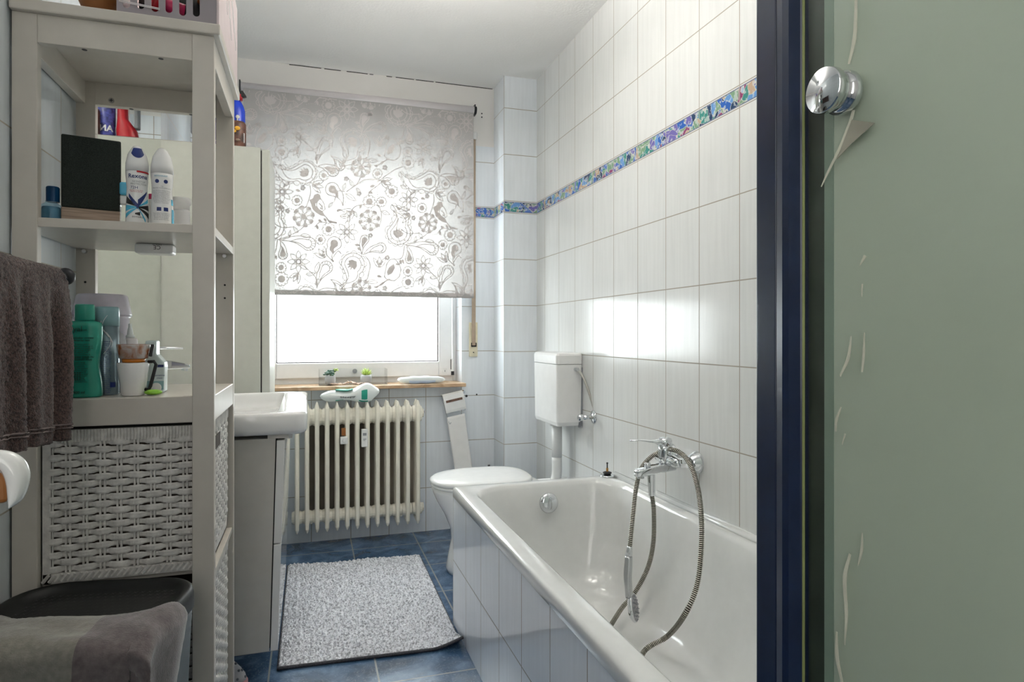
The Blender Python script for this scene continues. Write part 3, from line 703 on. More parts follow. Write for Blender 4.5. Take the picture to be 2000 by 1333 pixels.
# sill items
cb = thing('clear_tray', 'clear rectangular plastic tray on the window sill holding two small potted plants', 'tray', (.19, 3.52, .822))
p0, p1 = onY(623, 745, 3.49), onY(756, 745, 3.49)
tr = MB(); X0_, X1_ = p0.x, p1.x; zt = .822
tr.box((X0_, 3.475, zt), (X1_, 3.60, zt+.003)); tr.box((X0_, 3.475, zt), (X1_, 3.477, zt+.052)); tr.box((X0_, 3.598, zt), (X1_, 3.60, zt+.085))
tr.box((X0_, 3.477, zt), (X0_+.002, 3.598, zt+.085)); tr.box((X1_-.002, 3.477, zt), (X1_, 3.598, zt+.085))
tr.build('tray_body', M['clearplastic'], cb)
def pot(u, r, label, kind):
    c = onY(u, 740, 3.53); zb = .8255
    t = thing('potted_succulent', label, 'plant', (c.x, 3.53, zb), None)
    MB().lathe([(r*.55, zb), (r*.9, zb+.008), (r, zb+.024), (r*.92, zb+.042), (r*.75, zb+.047), (r*.70, zb+.040)], (c.x, 3.53, 0), 24).build('pot', M['concrete'], t, smooth=True)
    if kind == 0:
        lf = MB()
        for k in range(26):
            a = k*2.4; e = .012+.018*random.random(); zz = zb+.05+.028*random.random()
            c_ = Vector((c.x+e*math.cos(a)-.002, 3.53+e*math.sin(a), zz)); lf.sphere(c_, .008, 8, (1, 1, .55))
        lf.tube([(c.x, 3.53, zb+.04), (c.x-.002, 3.53, zb+.07)], .003, 6)
        lf.build('leaves', M['leaf'], t, smooth=True)
        l2 = MB()
        for k in range(7): a = k*.9; l2.sphere((c.x+.03+.008*math.cos(a), 3.53+.01*math.sin(a), zb+.075+.006*(k % 2)), .006, 8, (1, 1, .6))
        l2.tube([(c.x, 3.53, zb+.045), (c.x+.02, 3.53, zb+.06), (c.x+.03, 3.53, zb+.075)], .0025, 6); l2.build('side_shoot', M['leafy'], t, smooth=True)
    else:
        lf = MB()
        for k in range(26):
            a = k*2.4; el = .35+1.1*(k/26); ln = .034+.008*random.random()
            d = Vector((math.cos(a)*math.cos(el), math.sin(a)*math.cos(el), math.sin(el)))
            b0 = Vector((c.x, 3.53, zb+.044)); lf.tube([b0, b0+d*ln*.5, b0+d*ln+Vector((0, 0, .003))], [.004, .0038, .0004], 6)
        lf.build('leaves', M['leafy'], t, smooth=True)
    return t
pot(645, .028, 'dark green leafy succulent in a grey pot, left one in the clear tray', 0)
pot(715, .031, 'pale spiky succulent in a grey pot, right one in the clear tray', 1)
# potpourri chips
spots = [(648+i*4.5, 0) for i in range(6)]+[(668+i*3.4, 1) for i in range(10)]+[(700+i*3.2, 2) for i in range(7)]
chp = MB(); nch = 0
first = None
for u, k in spots:
    c = onY(u, 745, 3.492+.01*random.random()); zz = .8265+(.012*math.exp(-((u-683)/9)**2) if k == 1 else .002)
    L = []; r = .008+.004*random.random(); n_ = 9; ax = random.uniform(-.5, .5)
    for h_ in (-.0012, .0012): L.append([Vector((r*math.cos(2*PI*q_/n_)*(1+.2*math.sin(3*q_)), .8*r*math.sin(2*PI*q_/n_), h_+r*.25*math.cos(4*PI*q_/n_))) for q_ in range(n_)])
    if first is None or k == 2 and u > 716 and u < 720:
        mb = MB().loft(L); o = mb.build('wood_chip', M['chip'] if first is None else M['chipdark'], None, smooth=False)
        if first is None: first = o
        else: dark = o
    else:
        o = (dark if (k == 2 and u > 716) else first).copy(); C.objects.link(o)
    o.location = (c.x, c.y, zz+.001); o.rotation_euler = (random.uniform(-.5, .5), random.uniform(-.4, .4), random.uniform(0, 6)); o.scale = (1, 1, 1)
    lab = {0: 'curled pale wood chip in the clear tray below the dark succulent', 1: 'curled pale wood chip in the heap between the two succulents', 2: 'wood chip in the clear tray below the pale spiky succulent'}[k]
    grp = {0: 'wood chips by the left pot', 1: 'wood chips between the pots', 2: 'wood chips by the right pot'}[k]
    tag(o, lab, 'wood chip', grp)
# tissue pack on the sill
tp = thing('pad_pack', 'flat white and pale blue plastic-wrapped pack lying on the right end of the sill', 'pack', onZ(820, 745, .822))
xa, xb_ = onY(777, 740, 3.50).x, onY(868, 740, 3.50).x
def tpf(i, j):
    t = max(.0, math.sin(PI*i))**.3; a = 2*PI*j; x = xa+(xb_-xa)*i
    c_, s_ = math.cos(a), math.sin(a); k = 1/max(abs(c_), abs(s_))**.6
    return (x, 3.505+.042*c_*k*(.55+.45*t), .8425+(.0195*t+.0005)*s_*k*(1+.06*math.sin(23*i)))
MB().grid(tpf, 40, 28).build('wrapper', M['pouch'], tp, smooth=True)
def tpb(i, j):
    p_ = tpf(.22+.56*i, .52+.42*j); return (p_[0], p_[1]-.0012, p_[2])
MB().grid(tpb, 16, 12).build('pale_blue_panel', clothmat('pale_blue_wrap', (.58, .68, .85), (.7, .8, .95), .2), tp, smooth=True)

# ------------------------------------------------------------------ white rack with baskets
RF, RR, RXL, RXR = 1.50, 1.885, -.561, -.195
rk = thing('storage_rack', 'tall white lacquered open rack with wicker baskets against the left wall', 'storage rack', (-.378, 1.69, 0))
MB().box((RXL-.001, RF-.012, 1.734), (RXR+.013, RR+.01, 1.757)).build('top_board', M['rack'], rk, bevel=.003)
for x0 in (RXL, RXR-.043):
    MB().box((x0, RF, 0), (x0+.043, RF+.022, 1.734)).build('post', M['rack'], rk, bevel=.0015)
    MB().box((x0, RR-.022, 0), (x0+.043, RR, 1.734)).build('post', M['rack'], rk, bevel=.0015)
for y0 in (RF+.001, RR-.023):
    MB().box((RXL+.043, y0, 1.677), (RXR-.043, y0+.02, 1.734)).build('rail', M['rack'], rk, bevel=.001)
    for f_ in (.28, .78):
        x = RXL+.043+.28*f_; MB().cyl((x, y0+.011, 1.6765), (x, y0+.011, 1.680), .005, 12).build('screw_hole', M['darkmetal'], rk)
for x0 in (RXL+.001, RXR-.021):
    MB().box((x0, RF+.022, 1.677), (x0+.02, RR-.022, 1.734)).build('rail', M['rack'], rk, bevel=.001)
MB().box((RXL+.043, RR-.026, 1.60), (RXR-.043, RR-.024, 1.601)).build('seam', M['rack'], rk)
p = onY(218, 197, RR-.0235); sc_ = MB().cyl((p.x, RR-.027, p.z), (p.x, RR-.022, p.z), .0065, 16); so = sc_.build('screw', M['steel'], rk)
MB().box((p.x-.004, RR-.0278, p.z-.0008), (p.x+.004, RR-.027, p.z+.0008)).box((p.x-.0008, RR-.0279, p.z-.004), (p.x+.0008, RR-.0271, p.z+.004)).build('screw_cross', M['black'], so)
MB().box((RXL+.001, RF+.004, 1.309), (RXR-.001, RR-.004, 1.3275)).build('shelf', M['rack'], rk, bevel=.001)
MB().box((RXL+.001, RF+.001, .905), (RXR-.001, RR-.001, .9605)).build('shelf_frame', M['rack'], rk, bevel=.0015)
for x in (-.54, -.216):
    for z in (1.21, 1.245+.0):
        MB().cyl((x, RR-.0235, z-.02), (x, RR-.0215, z-.02), .0026, 10).build('peg_hole', M['gap'], rk)
    MB().cyl((x, RR-.034, 1.302), (x, RR-.022, 1.302), .005, 10).build('shelf_pin', M['steel'], rk)
# small side rail between the two baskets
for z in (.573, .10):
    MB().box((RXR-.018, RF+.02, z-.014), (RXR-.003, RR-.02, z)).build('side_rail', M['rack'], rk, bevel=.002); MB().box((RXL+.003, RF+.02, z-.014), (RXL+.018, RR-.02, z)).build('side_rail', M['rack'], rk, bevel=.002)

def weave(mb, o, ud, vd, nd, Wd, Hh, ns, nr, t=.0035, amp=.004, seed=1):
    """woven band: flat strands running along ud over pairs of stakes"""
    rnd = random.Random(seed); o, ud, vd, nd = map(Vector, (o, ud, vd, nd)); pitch = Wd/ns; rp = Hh/nr
    for s_ in range(ns+1):
        for d in (-.0035, .0035):
            x = min(Wd-.002, max(.002, s_*pitch+d)); pts = [o+ud*x+vd*0, o+ud*(x+rnd.uniform(-.001, .001))+vd*Hh*.5, o+ud*x+vd*Hh]
            mb.tube(pts, .0024, 5)
    seg = ns*6
    for r in range(nr):
        ph = PI*(r % 2); z = (r+.5)*rp; jit = [rnd.uniform(-.0008, .0008) for _ in range(ns+2)]
        loops = []
        for k in range(seg+1):
            x = Wd*k/seg; a = PI*x/pitch+ph
            out = math.sin(a+PI/2); out = math.copysign(abs(out)**.6, out)
            hh = rp*.47*(.80+.25*(1 if out > 0 else 0)); zz = z+jit[int(x/pitch)]
            c = o+ud*x+vd*zz+nd*(amp*out)
            loops.append([c+vd*hh, c+vd*hh*.5+nd*t*.5, c-vd*hh*.5+nd*t*.5, c-vd*hh, c-vd*hh*.5-nd*t*.5, c+vd*hh*.5-nd*t*.5])
        mb.loft(loops)
def basket(label_, z0, z1, x0, x1, y0, y1, parent_, fine):
    t = thing('wicker_basket', label_, 'basket', ((x0+x1)/2, (y0+y1)/2, z0), None)
    bm_ = .026; Hh = z1-z0-2*bm_*.8
    nr = int(Hh/.0142)
    mb = MB(); weave(mb, (x0+.012, y0, z0+bm_*.8), (1, 0, 0), (0, 0, 1), (0, -1, 0), x1-x0-.024, Hh, 9, nr, seed=3); mb.build('woven_side', M['wicker'], t)
    mb = MB(); weave(mb, (x1, y0+.012, z0+bm_*.8), (0, 1, 0), (0, 0, 1), (1, 0, 0), y1-y0-.024, Hh, 11, nr, seed=5); mb.build('woven_side', M['wicker'], t)
    MB().box((x0+.004, y0+.012, z0+.004), (x1-.012, y1-.004, z1-.012)).build('dark_lining', M['brown'], t)
    rim = MB()
    for a_, b_ in (((x0, y0-.003, z1-.024), (x1, y0+.008, z1)), ((x1-.008, y0, z1-.024), (x1+.003, y1, z1)), ((x0, y0-.003, z0), (x1, y0+.008, z0+.020)), ((x1-.008, y0, z0), (x1+.003, y1, z0+.020)),
                   ((x0-.001, y0-.003, z0), (x0+.014, y0+.006, z1)), ((x1-.012, y0-.003, z0), (x1+.002, y0+.010, z1)), ((x1-.006, y1-.012, z0), (x1+.003, y1, z1))): rim.box(a_, b_)
    # wrapped cane on the rim: fine vertical wraps
    n = int((x1-x0)/.006)
    for k in range(n):
        x = x0+(k+.5)*(x1-x0)/n; rim.tube([(x, y0-.0032, z1-.025), (x+.0008, y0-.0042, z1-.012), (x, y0-.0032, z1)], .0026, 5)
    n = int((y1-y0)/.007)
    for k in range(n):
        y = y0+(k+.5)*(y1-y0)/n; rim.tube([(x1+.0030, y, z1-.025), (x1+.0036, y, z1-.012), (x1+.0030, y, z1)], .0026, 5)
    n = int((x1-x0)/.011)
    for k in range(n):
        x = x0+(k+.5)*(x1-x0)/n; rim.tube([(x-.006, y0-.004, z0+.004), (x+.006, y0-.005, z0+.019)], .0035, 5)
    rim.build('rim', M['wicker'], t, bevel=0)
    return t
basket('white wicker basket on the upper level of the rack below the solid shelf', .585, .897, -.514, -.212, RF+.02, RR-.03, rk, True)
basket('white wicker basket on the lower level of the rack beside the polka dot clog', .112, .553, -.514, -.212, RF+.02, RR-.03, rk, True)
MB().box((RXL+.02, RF+.03, .573), (RXR-.02, RR-.03, .583)).build('lower_shelf', M['rack'], rk)
MB().box((RXL+.02, RF+.03, .10), (RXR-.02, RR-.03, .110)).build('lower_shelf', M['rack'], rk)
MB().box((-.205, RF+.09, .83), (-.2035, RF+.17, .86)).build('basket_grip_hole', M['brown'], rk)

# battery puck light under the shelf
pk = thing('puck_light', 'small white box lamp stuck under the rack shelf, with upside-down CE mark', 'lamp', (-.352, 1.71, 1.284))
MB().box((-.393, 1.700, 1.285), (-.312, 1.745, 1.3087)).build('lamp_housing', M['whiteplastic'], pk, bevel=.005, seg=3)
text('mark_text', 'CE', .013, M['black'], pk, facing((-.345, 1.6995, 1.3035), PI), .0001)
text('mark_text', 'MADE IN', .005, M['black'], pk, facing((-.345, 1.6995, 1.3075), PI), .0001)

# ---- items on the upper shelf (z = 1.3275)
S2 = 1.3278
sp_ = thing('speaker', 'black cloth loudspeaker with pale wood base on the upper rack shelf', 'speaker', (-.455, 1.64, S2))
a_ = onY(119, 400, 1.60).x; b_ = onY(229, 400, 1.60).x
SR = Matrix.Rotation(.24, 3, 'Z'); SP = (a_, 1.60, S2)
b_ = a_+(b_-a_)*1.0
MB().box((a_, 1.60, S2), (b_+.004, 1.70, S2+.040), SR, SP).build('wood_base', M['oak'], sp_, bevel=.002)
MB().box((a_, 1.602, S2+.0405), (b_+.004, 1.70, onY(120, 260, 1.60).z), SR, SP).build('speaker_body', M['spkfab'], sp_, bevel=.003)
c = onY(100, 420, 1.62)
bb = thing('blue_bottle', 'small clear blue bottle with dark blue cap left of the black loudspeaker', 'bottle', (c.x, 1.62, S2))
MB().lathe([(.018, S2), (.021, S2+.004), (.021, S2+.038), (.017, S2+.046), (.011, S2+.050), (.011, S2+.054)], (c.x, 1.62, 0), 24).build('bottle_body', M['bluewater'], bb, smooth=True)
MB().lathe([(.0165, S2+.001), (.0185, S2+.006), (.0185, S2+.034), (.016, S2+.041)], (c.x, 1.62, 0), 20).build('liquid', pm('blue_liquid', (.24, .45, .58), .2), bb, smooth=True)
MB().lathe([(.0125, S2+.052), (.0125, S2+.083), (.011, S2+.085)], (c.x+.003, 1.62, 0), 20).build('cap', pm('petrol_cap', (.01, .08, .22), .25), bb, smooth=False)

def deodorant(cx, cy, label_, frontside):
    t = thing('deodorant_can', label_, 'deodorant', (cx, cy, S2))
    pr = [(.0200, 0), (.0222, .003), (.0222, .030), (.0205, .055), (.0195, .078), (.0212, .098), (.0222, .112)]
    cp = [(.0223, .1125), (.0220, .130), (.0180, .150), (.0110, .163), (.0075, .168), (.0040, .1695)]
    MB().lathe([(r, S2+z) for r, z in pr], (cx, cy, 0), 36).build('can_body', M['whiteplastic'], t, smooth=True)
    MB().lathe([(r, S2+z) for r, z in cp], (cx, cy, 0), 36).build('cap', M['whiteplastic'], t, smooth=True)
    rf = prof_fn([(r, S2+z) for r, z in pr+cp]); c_ = (cx, cy, 0); F = -PI/2+.28
    if frontside:
        nb = MB(); n = 10; vs, fs = [], []
        # button
        bt = MB()
        for k in range(16): pass
        def btn(i, j):
            a = F+(i-.5)*1.4*(1-abs(j)*.0); z = S2+.150+.013*j-(.010*(1-abs(2*i-1)**2))*(1-j); r = rf(z)+.0007; return (cx+r*math.cos(a), cy+r*math.sin(a), z)
        bt.grid(btn, 12, 5).build('spray_button', M['navy'], t, smooth=True)
        wrappatch(nb, c_, S2+.109, S2+.1125, F-.1, F+1.2, rf, off=.0006); nb.build('red_stripe', M['red'], t)
        wraptext('brand_text', 'Rexona', .0125, M['navy'], t, c_, S2+.097, rf, F, bold=.0002)
        wraptext('label_text', 'NONSTOP\nPROTECTION', .0052, M['grey'], t, c_, S2+.088, rf, F+.1)
        wraptext('label_text', '72H', .0085, M['navy'], t, c_, S2+.074, rf, F-.35)
        wraptext('label_text', 'PROTECTION ANTI\nTRACES & SECHE', .0030, M['red'], t, c_, S2+.070, rf, F-.15)
        wraptext('label_text', 'INVISIBLE', .0052, M['black'], t, c_, S2+.0125, rf, F)
        def wp(pts, mat, nm):
            mb = MB(); k = [(cx+(rf(S2+z)+.0007)*math.cos(F+x/.0215), cy+(rf(S2+z)+.0007)*math.sin(F+x/.0215), S2+z) for x, z in pts]
            # subdivide polygon strip between left and right edges
            mb.add(k, [tuple(range(len(k)))]); mb.build(nm, mat, t)
        def strip(xa, za, xb, zb, wa, wb2, mat, nm, n=8):
            mb = MB(); vs = []
            for i in range(n+1):
                q_ = i/n; x = xa+(xb-xa)*q_; z = za+(zb-za)*q_; w_ = wa+(wb2-wa)*q_
                for s_ in (-1, 1):
                    zz = z+s_*w_; r = rf(S2+zz)+.0007; a = F+x/.0215; vs.append((cx+r*math.cos(a), cy+r*math.sin(a), S2+zz))
            mb.add(vs, [(2*i, 2*i+1, 2*i+3, 2*i+2) for i in range(n)]); mb.build(nm, mat, t)
        strip(-.019, .061, 0, .036, .004, .006, M['navy'], 'chevron'); strip(.0, .042, .021, .070, .009, .002, M['navy'], 'chevron')
        strip(-.026, .052, 0, .036, .008, .001, M['black'], 'ray'); strip(-.026, .033, 0, .035, .007, .0008, M['cyan'], 'ray'); strip(-.026, .016, 0, .034, .005, .0008, M['cyan'], 'ray')
        strip(.0, .036, .024, .052, .001, .004, M['cyan'], 'ray'); strip(.0, .035, .024, .036, .001, .006, M['black'], 'ray'); strip(.0, .034, .024, .018, .001, .006, M['black'], 'ray'); strip(.0, .034, .015, .006, .0008, .004, M['cyan'], 'ray')
        strip(-.005, .021, .004, .021, .0015, .004, M['black'], 'emblem', 4)
    else:
        wraptext('label_text', 'DEODORANT', .0042, M['cyan'], t, c_, S2+.104, rf, F-.2)
        for da in (-.55, .25):
            mb = MB(); vs = []
            for k in range(14): a = 2*PI*k/14; x = .0042*math.cos(a); z = .094+.0042*math.sin(a); r = rf(S2+z)+.0007; vs.append((cx+r*math.cos(F+da+x/.021), cy+r*math.sin(F+da+x/.021), S2+z))
            mb.add(vs, [tuple(range(14))]); mb.build('round_symbol', M['navy'], t)
        wraptext('label_text', '72h\nPROTECTION EFFICACE', .0036, M['grey'], t, c_, S2+.082, rf, F-.1)
        body = '\n'.join(['Aqua Alcohol Denat Parfum', 'Butane Isobutane Propane', 'Aluminum Chlorohydrate', 'Cyclopentasiloxane Silica', 'Helianthus Annuus Seed', 'Disteardimonium Hectorite', 'Propylene Carbonate BHT', 'Benzyl Alcohol Linalool', 'Limonene Citronellol'])
        wraptext('label_text', body, .0033, M['grey'], t, c_, S2+.073, rf, F-.15)
        for da in (-.35, .25):
            mb = MB(); wrappatch(mb, c_, S2+.030, S2+.038, F+da-.2, F+da+.2, rf, off=.0007, n=3); mb.build('warning_symbol', M['navy'], t)
        wraptext('label_text', '\n'.join(['Keep away from heat and', 'open flames No smoking', 'Do not pierce or burn', 'Protect from sunlight', 'Do not spray into eyes']), .0033, M['grey'], t, c_, S2+.024, rf, F-.15)
        mb = MB(); wrappatch(mb, c_, S2+.045, S2+.058, F+.85, F+1.5, rf, off=.0007); wrappatch(mb, c_, S2+.004, S2+.036, F+.85, F+1.45, rf, off=.0007); mb.build('blue_swoosh', M['cyan'], t)
    return t
pa = onY(268, 420, 1.55); pb = onY(315, 420, 1.55)
deodorant(pa.x, 1.55, 'white spray can with front label and dark blue chevron facing out', True)
deodorant(pb.x+.001, 1.553, 'white spray can turned to its small-print back label, right of the chevron can', False)
c = onY(242, 420, 1.60)
yb = thing('yellow_tube', 'yellow and clear tube with light blue cap between loudspeaker and spray cans', 'tube', (c.x, 1.62, S2))
MB().box((c.x-.012, 1.612, S2), (c.x+.0, 1.632, S2+.055)).build('tube_body', M['clearplastic'], yb, bevel=.004)
MB().box((c.x+.001, 1.606, S2), (c.x+.008, 1.622, S2+.058)).build('yellow_body', M['yellow'], yb, bevel=.003)
MB().box((c.x-.012, 1.610, S2+.075), (c.x+.008, 1.632, S2+.104)).build('cap', M['cyan'], yb, bevel=.004)
MB().box((c.x-.011, 1.612, S2+.055), (c.x+.006, 1.630, S2+.075)).build('collar', M['cleargrey'], yb, bevel=.002)
c = onY(350, 420, 1.66)
cj = thing('clear_jar', 'milky clear plastic jar with wide lid at the right end of the upper shelf', 'jar', (c.x, 1.68, S2))
MB().lathe([(.018, S2), (.020, S2+.003), (.020, S2+.055), (.017, S2+.060)], (c.x, 1.68, 0), 28).build('jar_body', M['cleargrey'], cj, smooth=True)
MB().lathe([(.019, S2+.061), (.019, S2+.071), (.022, S2+.074), (.022, S2+.086), (.020, S2+.088)], (c.x, 1.68, 0), 28).build('lid', M['cleargrey'], cj, smooth=True)
c = onY(291, 420, 1.60); bt_ = thing('pink_stick', 'slim pink and white stick barely visible between the two spray cans', 'stick', (c.x, 1.62, S2))
MB().cyl((c.x, 1.62, S2), (c.x, 1.62, S2+.07), .005, 10).build('stick_body', M['whiteplastic'], bt_); MB().cyl((c.x, 1.62, S2+.07), (c.x, 1.62, S2+.082), .005, 10).build('pink_tip', M['magenta'], bt_)

# ---- items on the middle shelf (z = .9605)
S3 = .9609
def flatbottle(cx, cy, prof, yk, n=28):
    L = []
    for r, z in prof:
        L.append([Vector((cx+r*math.copysign(abs(math.cos(2*PI*k/n))**.7, math.cos(2*PI*k/n)), cy+r*yk*math.copysign(abs(math.sin(2*PI*k/n))**.7, math.sin(2*PI*k/n)), S3+z)) for k in range(n)])
    return L
c = onY(160, 770, 1.535)
gb = thing('green_bottle', 'turquoise green shampoo bottle with flip cap at the front of the middle shelf', 'bottle', (c.x, 1.54, S3))
# S-curved body: shift right edge
def gbody(z):
    t = z/.158
    rt = .0335-.006*math.exp(-((t-.45)/.2)**2)-.000*t; lf = .033-.001*math.sin(3*t)
    return lf, rt
L = []
for z in [0, .003, .01]+[.02+.0105*k for k in range(13)]+[.150, .156, .160]:
    lf, rt = gbody(z); e = 1-.12*(z < .002)-(.06 if z > .153 else 0)-(.28 if z > .158 else 0)
    n = 32; L.append([Vector((c.x+(rt if math.cos(2*PI*k/n) > 0 else lf)*e*math.copysign(abs(math.cos(2*PI*k/n))**.75, math.cos(2*PI*k/n)), 1.55+.019*e*math.copysign(abs(math.sin(2*PI*k/n))**.8, math.sin(2*PI*k/n)), S3+z)) for k in range(n)])
MB().loft(L).build('bottle_body', M['green'], gb, smooth=True)
MB().lathe([(.0175, S3+.1605), (.0185, S3+.163), (.0180, S3+.192), (.0165, S3+.195)], (c.x+.001, 1.55, 0), 28, sy=.8).build('flip_cap', M['green'], gb, smooth=True)
def frontplane(mb, x0, x1, z0, z1, y): mb.box((x0, y, z0), (x1, y+.0006, z1)); return mb
fy = 1.5298
text('label_text', 'royal', .016, M['greendark'], gb, facing((c.x-.030, fy, S3+.138)), .0002, 'LEFT')
text('label_text', 'DUSCHE', .005, M['greendark'], gb, facing((c.x-.008, fy, S3+.139)), .0002, 'LEFT')
def para(n, x, z, size, seed, cols=26, dz=None):
    r_ = random.Random(seed); wds = 'Pflege und Frische fur Haut mit Extrakt aus Minze im Alltag sanft reinigt ohne Seife hautmild getestet taglich anwendbar gut abspulen Kontakt mit Augen vermeiden'.split()
    out = []
    for i in range(n):
        l = ''
        while len(l) < cols: l += r_.choice(wds)+' '
        out.append(l[:cols].strip())
    return '\n'.join(out)
text('label_text', para(2, 0, 0, 0, 1, 22), .0052, M['greendark'], gb, facing((c.x-.031, fy, S3+.123)), .0002, 'LEFT', bold=.0001)
text('label_text', para(8, 0, 0, 0, 2, 28), .0042, M['greendark'], gb, facing((c.x-.031, fy, S3+.110)), .0002, 'LEFT')
text('label_text', para(2, 0, 0, 0, 3, 24), .0052, M['greendark'], gb, facing((c.x-.031, fy, S3+.083)), .0002, 'LEFT', bold=.0001)
text('label_text', para(11, 0, 0, 0, 4, 25), .0040, M['greendark'], gb, facing((c.x-.031, fy, S3+.072)), .0002, 'LEFT')
hb2 = MB()
for i in range(7):
    for j in range(5): frontplane(hb2, c.x-.029+.0042*i, c.x-.0262+.0042*i, S3+.037+.0035*j, S3+.0395+.0035*j, fy)
hb2.build('tiny_print', M['greendark'], gb)
bar = MB()
for i in range(9): frontplane(bar, c.x-.030+.0018*i, c.x-.030+.0018*i+(.0012 if i % 3 else .0007), S3+.018, S3+.027, fy)
bar.build('barcode', M['greendark'], gb)
text('label_text', '400 ml', .0075, M['greendark'], gb, facing((c.x-.014, fy, S3+.009)), .0002, 'LEFT', bold=.0002)

c = onY(207, 770, 1.60)
gs = thing('spray_can', 'slim grey blue spray can with translucent teal cap behind the green bottle', 'spray can', (c.x, 1.60, S3))
rcan = .0255
MB().lathe([(.0235, S3), (rcan, S3+.003), (rcan, S3+.150)], (c.x, 1.60, 0), 36).build('can_body', M['greyblue'], gs, smooth=True)
MB().lathe([(rcan+.0008, S3+.1503), (rcan, S3+.188), (rcan-.002, S3+.192)], (c.x, 1.60, 0), 36).build('cap', M['paleblue'], gs, smooth=True)
wraptext('label_text', para(26, 0, 0, 0, 5, 24), .0044, M['navy'], gs, (c.x, 1.60, 0), S3+.115, lambda z: rcan, -PI/2-.25)
mb = MB(); wrappatch(mb, (c.x, 1.60, 0), S3+.017, S3+.028, -PI/2+.55, -PI/2+1.0, lambda z: rcan); mb.build('round_symbol', M['navy'], gs)
lw = MB()
for k in range(5):
    pts = [(c.x+(rcan+.0006)*math.cos(-PI/2+.1+.1*k+.5*math.sin(q_*2+k)), 1.60+(rcan+.0006)*math.sin(-PI/2+.1+.1*k+.5*math.sin(q_*2+k)), S3+.09+.012*k+.035*q_) for q_ in [i/10 for i in range(11)]]
    lw.tube(pts, .0005, 4)
lw.build('fern_outline', M['whiteplastic'], gs)

c = onY(192, 770, 1.70)
lv = thing('lavender_tub', 'large pale lavender plastic tub with tapered lid at the back of the middle shelf', 'tub', (c.x, 1.72, S3))
MB().lathe([(.045, S3), (.050, S3+.004), (.056, S3+.17), (.0605, S3+.175)], (c.x, 1.73, 0), 36).build('tub_body', M['lavender'], lv, smooth=True)
MB().lathe([(.0615, S3+.1755), (.0605, S3+.18), (.052, S3+.222), (.048, S3+.226)], (c.x, 1.73, 0), 36).build('lid', M['lavender'], lv, smooth=True)

c = onY(260, 770, 1.56)
cu = thing('white_cup', 'glossy white tapered cup with dark handle standing at the front of the middle shelf', 'cup', (c.x, 1.56, S3))
cz = S3
MB().lathe([(.0205, cz), (.023, cz+.002), (.031, cz+.069), (.0305, cz+.071), (.0285, cz+.069), (.021, cz+.006)], (c.x, 1.56, 0), 36).build('cup_body', M['ceramic'], cu, smooth=True)
def handle(mb, x0, z0, x1, z1, y, wd=.006): mb.tube([(x0-.012, y, z0), (x0, y, z0+.001), (x0+.004, y, z0-.006), (x1+.003, y, z1+.006), (x1, y, z1), (x1-.010, y, z1)], wd*.6, 8); return mb
handle(MB(), c.x+.041, cz+.072, c.x+.031, cz+.013, 1.556).build('handle', M['black'], cu, smooth=True)
c2 = (c.x+.001, 1.56); z2 = cz+.0795
ma = thing('marbled_cup', 'brown marbled white cup stacked on the white cup with amber ring below', 'cup', (c2[0], 1.56, cz+.07))
MB().lathe([(.026, z2), (.0275, z2+.001), (.0322, z2+.028), (.032, z2+.031), (.030, z2+.029), (.025, z2+.004)], (c2[0], 1.56, 0), 36).build('cup_body', M['marbled'], ma, smooth=True)
MB().lathe([(.022, cz+.0715), (.023, cz+.0795)], (c2[0], 1.56, 0), 20).build('amber_foot', M['amber'], ma, smooth=True)
MB().box((c.x+.033, 1.552, z2+.004), (c.x+.040, 1.562, z2+.031), Matrix.Rotation(.16, 3, 'Y')).build('handle', M['black'], ma, bevel=.002)

c = onY(303, 770, 1.64)
db = thing('mouthwash_bottle', 'angular white bottle with blue print and grey fold, right of the cups', 'bottle', (c.x, 1.64, S3))
pts = [(-.026, 0), (.022, 0), (.023, .058), (.022, .068), (.010, .083), (.006, .086), (.006, .118), (-.015, .118), (-.026, .086)]
vsd = [Vector((c.x+x_, y_, S3+z_)) for y_ in (1.622, 1.658) for x_, z_ in pts]; nP = len(pts)
MB().add(vsd, [tuple(range(nP)), tuple(range(2*nP-1, nP-1, -1))]+[(i, (i+1) % nP, nP+(i+1) % nP, nP+i) for i in range(nP)]).build('bottle_body', pm('pale_mint_plastic', (.62, .72, .72), .25), db, bevel=.003, smooth=False)
MB().box((c.x-.012, 1.6213, S3+.006), (c.x+.021, 1.6219, S3+.026)).build('grey_wave', M['paleblue'], db)
MB().box((c.x+.008, 1.6212, S3+.057), (c.x+.021, 1.6219, S3+.063)).build('blue_flash', M['navy'], db)
text('label_text', 'sensitive\nclean', .006, M['navy'], db, facing((c.x+.013, 1.6208, S3+.037)), .0002)
MB().cyl((c.x+.006, 1.618, S3+.011), (c.x+.006, 1.622, S3+.011), .011, 24).build('round_cap', M['whiteplastic'], db, bevel=.001)
c = onY(298, 772, 1.545)
sd = thing('soap_bar', 'lime green soap in a small clear dish at the shelf front', 'soap', (c.x, 1.55, S3))
MB().sphere((c.x, 1.552, S3+.0065), .018, 20, (1, .7, .34)).build('soap_block', M['lime'], sd, smooth=True)
MB().sphere((c.x, 1.552, S3+.0062), .0195, 20, (1.03, .75, .30)).build('clear_dish', M['clearplastic'], sd, smooth=True)
c = onY(252, 700, 1.68)
wd_ = thing('dropper_bottle', 'white dropper bottle with narrow tip behind the marbled cup', 'bottle', (c.x, 1.69, S3))
MB().lathe([(.014, S3), (.0155, S3+.003), (.0155, S3+.118), (.0140, S3+.122), (.0075, S3+.123)], (c.x, 1.69, 0), 24).build('bottle_body', M['clogwhite'], wd_, smooth=True)
